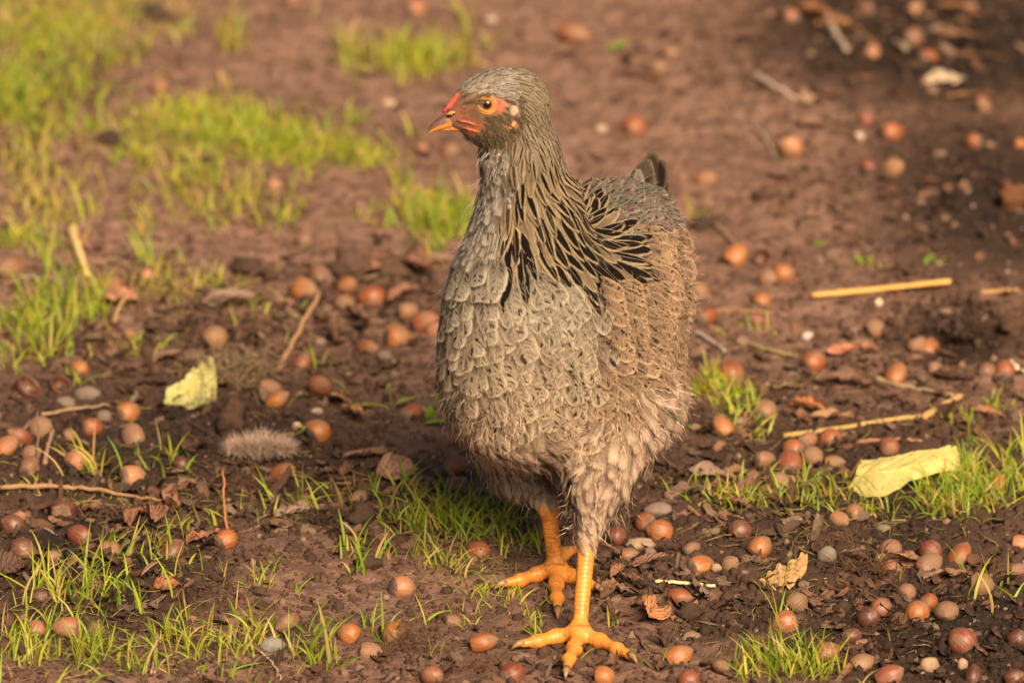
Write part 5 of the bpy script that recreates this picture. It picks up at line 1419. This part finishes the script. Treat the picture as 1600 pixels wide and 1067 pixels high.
def gpatch(cx, cy, rx, ry, n, L=20, w=1.3, tone=(.3, .5), lean=.5, clump=.6):
    n = max(4, int(n * (.85 if cy < 300 else .62))); L = L * 1.1; w = w * 1.25; lean = lean * 1.25
    nc = max(3, int(n / 9)); C = np.stack([rng.normal(0, .55, nc) * rx + cx, rng.normal(0, .55, nc) * ry + cy], 1)
    m = int(n * clump); i = rng.integers(0, nc, m)
    x = np.concatenate([C[i, 0] + rng.normal(0, 9, m), rng.normal(0, .55, n - m) * rx + cx]); y = np.concatenate([C[i, 1] + rng.normal(0, 4, m), rng.normal(0, .55, n - m) * ry + cy])
    ok = (y > -60) & (y < 1110); blades(x[ok], y[ok], n, L, w, tone, lean)
YG = (.26, .52); FR = (.42, .42); DRY = (.08, .40)
for a in [(80, 60, 140, 70, 1500, 16, 1.4, YG, .9), (150, 30, 150, 40, 420, 17, 1.4, DRY, .8), (40, 170, 90, 50, 420, 26, 1.6, FR), (110, 215, 80, 22, 130, 20, 1.3, YG),
          (300, 190, 120, 30, 900, 15, 1.5, YG, .9), (420, 225, 140, 36, 1500, 15, 1.5, (.38, .5), .9), (520, 250, 100, 24, 480, 14, 1.4, YG, .9), (250, 250, 90, 22, 140, 18, 1.3, YG),
          (660, 100, 70, 26, 420, 22, 1.5, YG), (555, 92, 24, 24, 60, 24, 1.6, YG), (725, 50, 6, 40, 14, 40, 1.8, YG), (360, 40, 24, 50, 40, 26, 1.7, YG),
          (690, 355, 46, 34, 520, 20, 1.6, (.5, .4)), (640, 330, 60, 30, 160, 16, 1.3, YG),
          (60, 330, 90, 40, 300, 18, 1.3, DRY), (40, 385, 60, 24, 160, 16, 1.2, FR), (340, 330, 70, 36, 180, 22, 1.5, YG), (460, 340, 30, 30, 40, 24, 1.5, YG), (300, 285, 70, 20, 120, 18, 1.3, YG),
          (60, 520, 70, 44, 260, 24, 1.5, FR), (110, 480, 70, 30, 130, 26, 1.6, FR), (40, 560, 60, 22, 120, 18, 1.3, FR), (260, 450, 90, 24, 240, 14, 1.1, DRY), (245, 420, 26, 22, 26, 26, 1.7, FR), (130, 355, 12, 30, 10, 36, 1.9, FR),
          (210, 560, 60, 20, 50, 14, 1.1, YG), (420, 480, 40, 24, 26, 16, 1.7, FR),
          (735, 805, 60, 42, 430, 17, 1.3, (.36, .52)), (665, 830, 60, 30, 240, 18, 1.2, (.4, .45)), (800, 840, 60, 26, 220, 14, 1.1, YG), (620, 790, 60, 24, 90, 20, 1.3, FR), (700, 880, 70, 26, 160, 15, 1.1, YG), (760, 930, 60, 30, 110, 12, 1.0, YG),
          (830, 960, 50, 20, 40, 11, 1.0, YG), (560, 880, 40, 20, 40, 20, 1.3, FR), (480, 790, 60, 26, 40, 18, 1.2, FR), (420, 800, 60, 20, 40, 16, 1.2, YG), (330, 830, 50, 20, 30, 18, 1.4, FR),
          (150, 735, 50, 24, 46, 20, 1.5, FR), (240, 730, 46, 22, 50, 20, 1.3, (.4, .5)), (40, 770, 60, 14, 60, 8, .9, YG), (190, 790, 60, 14, 70, 7, .9, YG),
          (130, 930, 110, 40, 200, 24, 1.3, FR), (60, 1010, 90, 40, 250, 20, 1.2, (.4, .45)), (150, 1040, 110, 30, 220, 18, 1.2, (.4, .45)), (300, 1020, 80, 44, 230, 18, 1.2, (.42, .46)), (380, 1010, 40, 40, 120, 20, 1.2, YG),
          (490, 1020, 40, 36, 80, 20, 1.4, FR), (390, 910, 50, 22, 50, 14, 1.0, YG), (590, 1010, 40, 26, 20, 18, 1.2, FR), (220, 880, 90, 20, 90, 20, 1.2, FR),
          (1150, 780, 90, 22, 300, 14, 1.0, (.45, .4)), (1260, 775, 70, 24, 260, 15, 1.0, (.45, .4)), (1350, 800, 60, 20, 110, 13, 1.0, FR), (1515, 775, 56, 34, 620, 19, 1.1, (.6, .28)), (1580, 740, 30, 40, 120, 22, 1.1, FR), (1480, 800, 50, 16, 160, 15, 1.0, FR),
          (1530, 690, 20, 20, 34, 22, 1.3, FR), (1130, 620, 36, 20, 130, 16, 1.5, YG), (1165, 660, 34, 22, 60, 20, 1.7, YG), (1110, 610, 20, 20, 70, 18, 1.5, YG), (1210, 1050, 70, 26, 280, 22, 1.2, (.55, .3)), (1285, 1040, 30, 24, 60, 20, 1.2, FR), (1150, 1050, 40, 16, 50, 14, 1.0, FR),
          (1225, 990, 12, 30, 6, 42, 1.3, FR), (1540, 930, 40, 40, 18, 30, 1.4, YG), (1490, 655, 40, 16, 60, 10, 1.0, YG), (1180, 520, 50, 10, 26, 12, 1.2, YG), (1340, 415, 40, 8, 16, 12, 1.4, YG), (1560, 640, 30, 14, 30, 14, 1.2, FR),
          (1000, 700, 300, 200, 60, 12, 1.0, YG), (300, 650, 300, 250, 110, 13, 1.1, YG), (800, 1000, 700, 60, 90, 13, 1.1, FR), (1350, 900, 200, 120, 60, 13, 1.0, YG), (640, 640, 60, 16, 10, 14, 1.3, FR),
          (160, 300, 160, 60, 130, 18, 1.3, YG), (40, 270, 60, 40, 150, 20, 1.4, DRY), (1090, 345, 20, 14, 16, 16, 1.4, YG)]:
    gpatch(*a)
# the taller single blades that stand out
for x, y, L, w, n in [(545, 800, 26, 2.2, 3), (620, 770, 30, 2.0, 4), (668, 980, 22, 2.0, 2), (600, 1000, 24, 1.8, 4), (495, 1040, 34, 2.0, 5), (160, 860, 34, 2.0, 5), (130, 930, 36, 2.2, 6), (80, 930, 32, 1.8, 5), (1230, 1010, 42, 1.5, 3), (1550, 960, 46, 1.4, 3), (350, 800, 24, 2.2, 4), (140, 740, 28, 2.4, 3),
                      (150, 500, 34, 2.2, 5), (110, 510, 30, 2.2, 6), (30, 520, 34, 2.2, 7), (240, 420, 30, 2.2, 3), (570, 900, 24, 2.2, 4), (720, 840, 26, 1.8, 10), (1175, 690, 28, 2.0, 4), (420, 880, 22, 1.4, 3), (470, 800, 24, 1.8, 4)]:
    blades(rng.normal(x, 8, n), rng.normal(y, 4, n), n, L, w, (.65, .3), .35)
gr = mbg.build('grass', GRASS, None); tag(gr, kind='stuff')
# dry runners and matted stems lying through the grass
mbd = MB()
for px, py, rx, ry, n in [(80, 90, 150, 110, 260), (420, 230, 170, 40, 160), (280, 460, 130, 40, 230), (740, 850, 120, 50, 150), (250, 780, 200, 50, 130), (150, 1000, 220, 70, 240), (1250, 800, 220, 60, 200), (1150, 650, 60, 50, 60), (660, 90, 90, 30, 50), (400, 340, 130, 40, 90), (1350, 900, 220, 110, 120), (800, 900, 700, 160, 120), (1250, 620, 300, 80, 70), (350, 700, 300, 100, 90)]:
    for _ in range(n):
        x, y = rng.normal(px, rx * .55), rng.normal(py, ry * .55)
        if y > 1100: continue
        a = rng.uniform(0, 6.28); L = rng.uniform(12, 60); pts_ = []; h = rng.uniform(0, 5)
        for t in range(6):
            pts_.append(G(x, y, .0006 + h * .0004 * math.sin(math.pi * t / 5) * 2)); x += math.cos(a) * L / 5; y += math.sin(a) * L / 5 * .5; a += rng.normal(0, .35)
        c = np.array([(.34, .24, .10), (.26, .22, .06), (.20, .11, .06), (.12, .07, .045)][int(rng.integers(0, 4))]) * rng.uniform(.7, 1.2)
        tube(mbd, pts_, np.linspace(.00045, .0002, 6) * rng.uniform(.5, 1.3), 4, 1, (*c, 1), cap=False)
ds = mbd.build('dry_grass', STEM, None); tag(ds, kind='stuff')

# ------------------------------------------------------------------ crumbs of soil and shreds of leaf
def ico():
    e = bmesh.new(); bmesh.ops.create_icosphere(e, subdivisions=1, radius=1)
    v = np.array([q.co for q in e.verts]); f = np.array([[q.index for q in p.verts] for p in e.faces]); e.free(); return v, f
IV, IF = ico()
N = 60000
px = rng.uniform(-40, 1640, N); py = rng.uniform(-40, 1110, N)
dz = (px - 800) / FPX; dy = (533.5 - py) / FPX
dirs = FW[None] + RT[None] * dz[:, None] + UP[None] * dy[:, None]
z = np.zeros(N)
for _ in range(6):
    q = CAM + dirs * ((z - CAM[2]) / dirs[:, 2])[:, None]; z = height(q[:, 0], q[:, 1], False)
keep = rng.random(N) < (.22 + .8 * np.maximum(field(ROUGH_W, q[:, 0], q[:, 1]), field(HUMUS_SHADE_W, q[:, 0], q[:, 1])))
q = q[keep]; n = len(q)
sz = .0006 + .0011 * rng.random(n) + .0035 * rng.random(n) ** 9
V = IV[None] * (1 + rng.uniform(-.3, .3, (n, len(IV), 1))) * sz[:, None, None] * rng.uniform(.6, 1.3, (n, 1, 3)); V = V + q[:, None, :] + np.array([0, 0, .0002])
F = (IF[None] + (np.arange(n) * len(IV))[:, None, None]).reshape(-1, 3)
hm = field(HUMUS_SHADE_W, q[:, 0], q[:, 1])
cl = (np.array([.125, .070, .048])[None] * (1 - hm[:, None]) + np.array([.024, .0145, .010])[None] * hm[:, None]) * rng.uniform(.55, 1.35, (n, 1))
lt = rng.random(n) < .05; cl[lt] = np.array([.26, .17, .115])
cl = np.repeat(np.concatenate([cl, np.ones((n, 1))], 1), len(IV), 0)
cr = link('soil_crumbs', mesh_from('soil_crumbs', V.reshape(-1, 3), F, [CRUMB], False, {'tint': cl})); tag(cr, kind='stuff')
mbl = MB()
def shred(x, y, L, W, c):
    p = G(x, y, .0016); a = rng.uniform(0, 6.28); u = np.linspace(-1, 1, 4); tl = rng.normal(0, .5); cu = rng.uniform(.2, 1.2) * rng.choice([-1, 1])
    v = []; ex = np.array([math.cos(a), math.sin(a), rng.normal(0, .35)]); ey = np.array([-math.sin(a), math.cos(a), math.sin(tl)])
    for j in range(5):
        t = j / 4 - .5
        for i in range(4):
            w = W * .5 * (1 - 1.6 * t * t) * rng.uniform(.75, 1.2)
            v.append(p + ex * L * t + ey * u[i] * w + np.array([0, 0, cu * W * .35 * u[i] ** 2 + cu * L * .25 * t * t + rng.normal(0, .0004)]))
    mbl.add(v, grid_faces(4, 5), [(i / 3, j / 4) for j in range(5) for i in range(4)], (*c, 1))
for px, py, rx, ry, n in [(330, 560, 260, 100, 240), (600, 450, 160, 60, 130), (1400, 60, 260, 110, 160), (1350, 620, 260, 110, 170), (1150, 760, 170, 80, 190), (1400, 950, 280, 120, 230), (150, 850, 240, 120, 230), (420, 760, 240, 70, 170), (1020, 920, 130, 70, 120), (800, 1040, 700, 40, 100), (560, 800, 160, 60, 80), (1480, 300, 140, 100, 60), (800, 300, 800, 300, 90)]:
    for _ in range(int(n * 1.6)):
        x, y = rng.normal(px, rx * .55), rng.normal(py, ry * .55)
        if y > 1100: continue
        c = np.array([(.17, .085, .052), (.10, .052, .035), (.24, .12, .07), (.055, .032, .023), (.22, .15, .105)][int(rng.integers(0, 5))]) * rng.uniform(.4, 1.15)
        shred(x, y, rng.uniform(.004, .016) * (1 + .8 * (rng.random() < .12)), rng.uniform(.002, .008), c)
ll = mbl.build('leaf_litter', LEAF, None); tag(ll, kind='stuff')
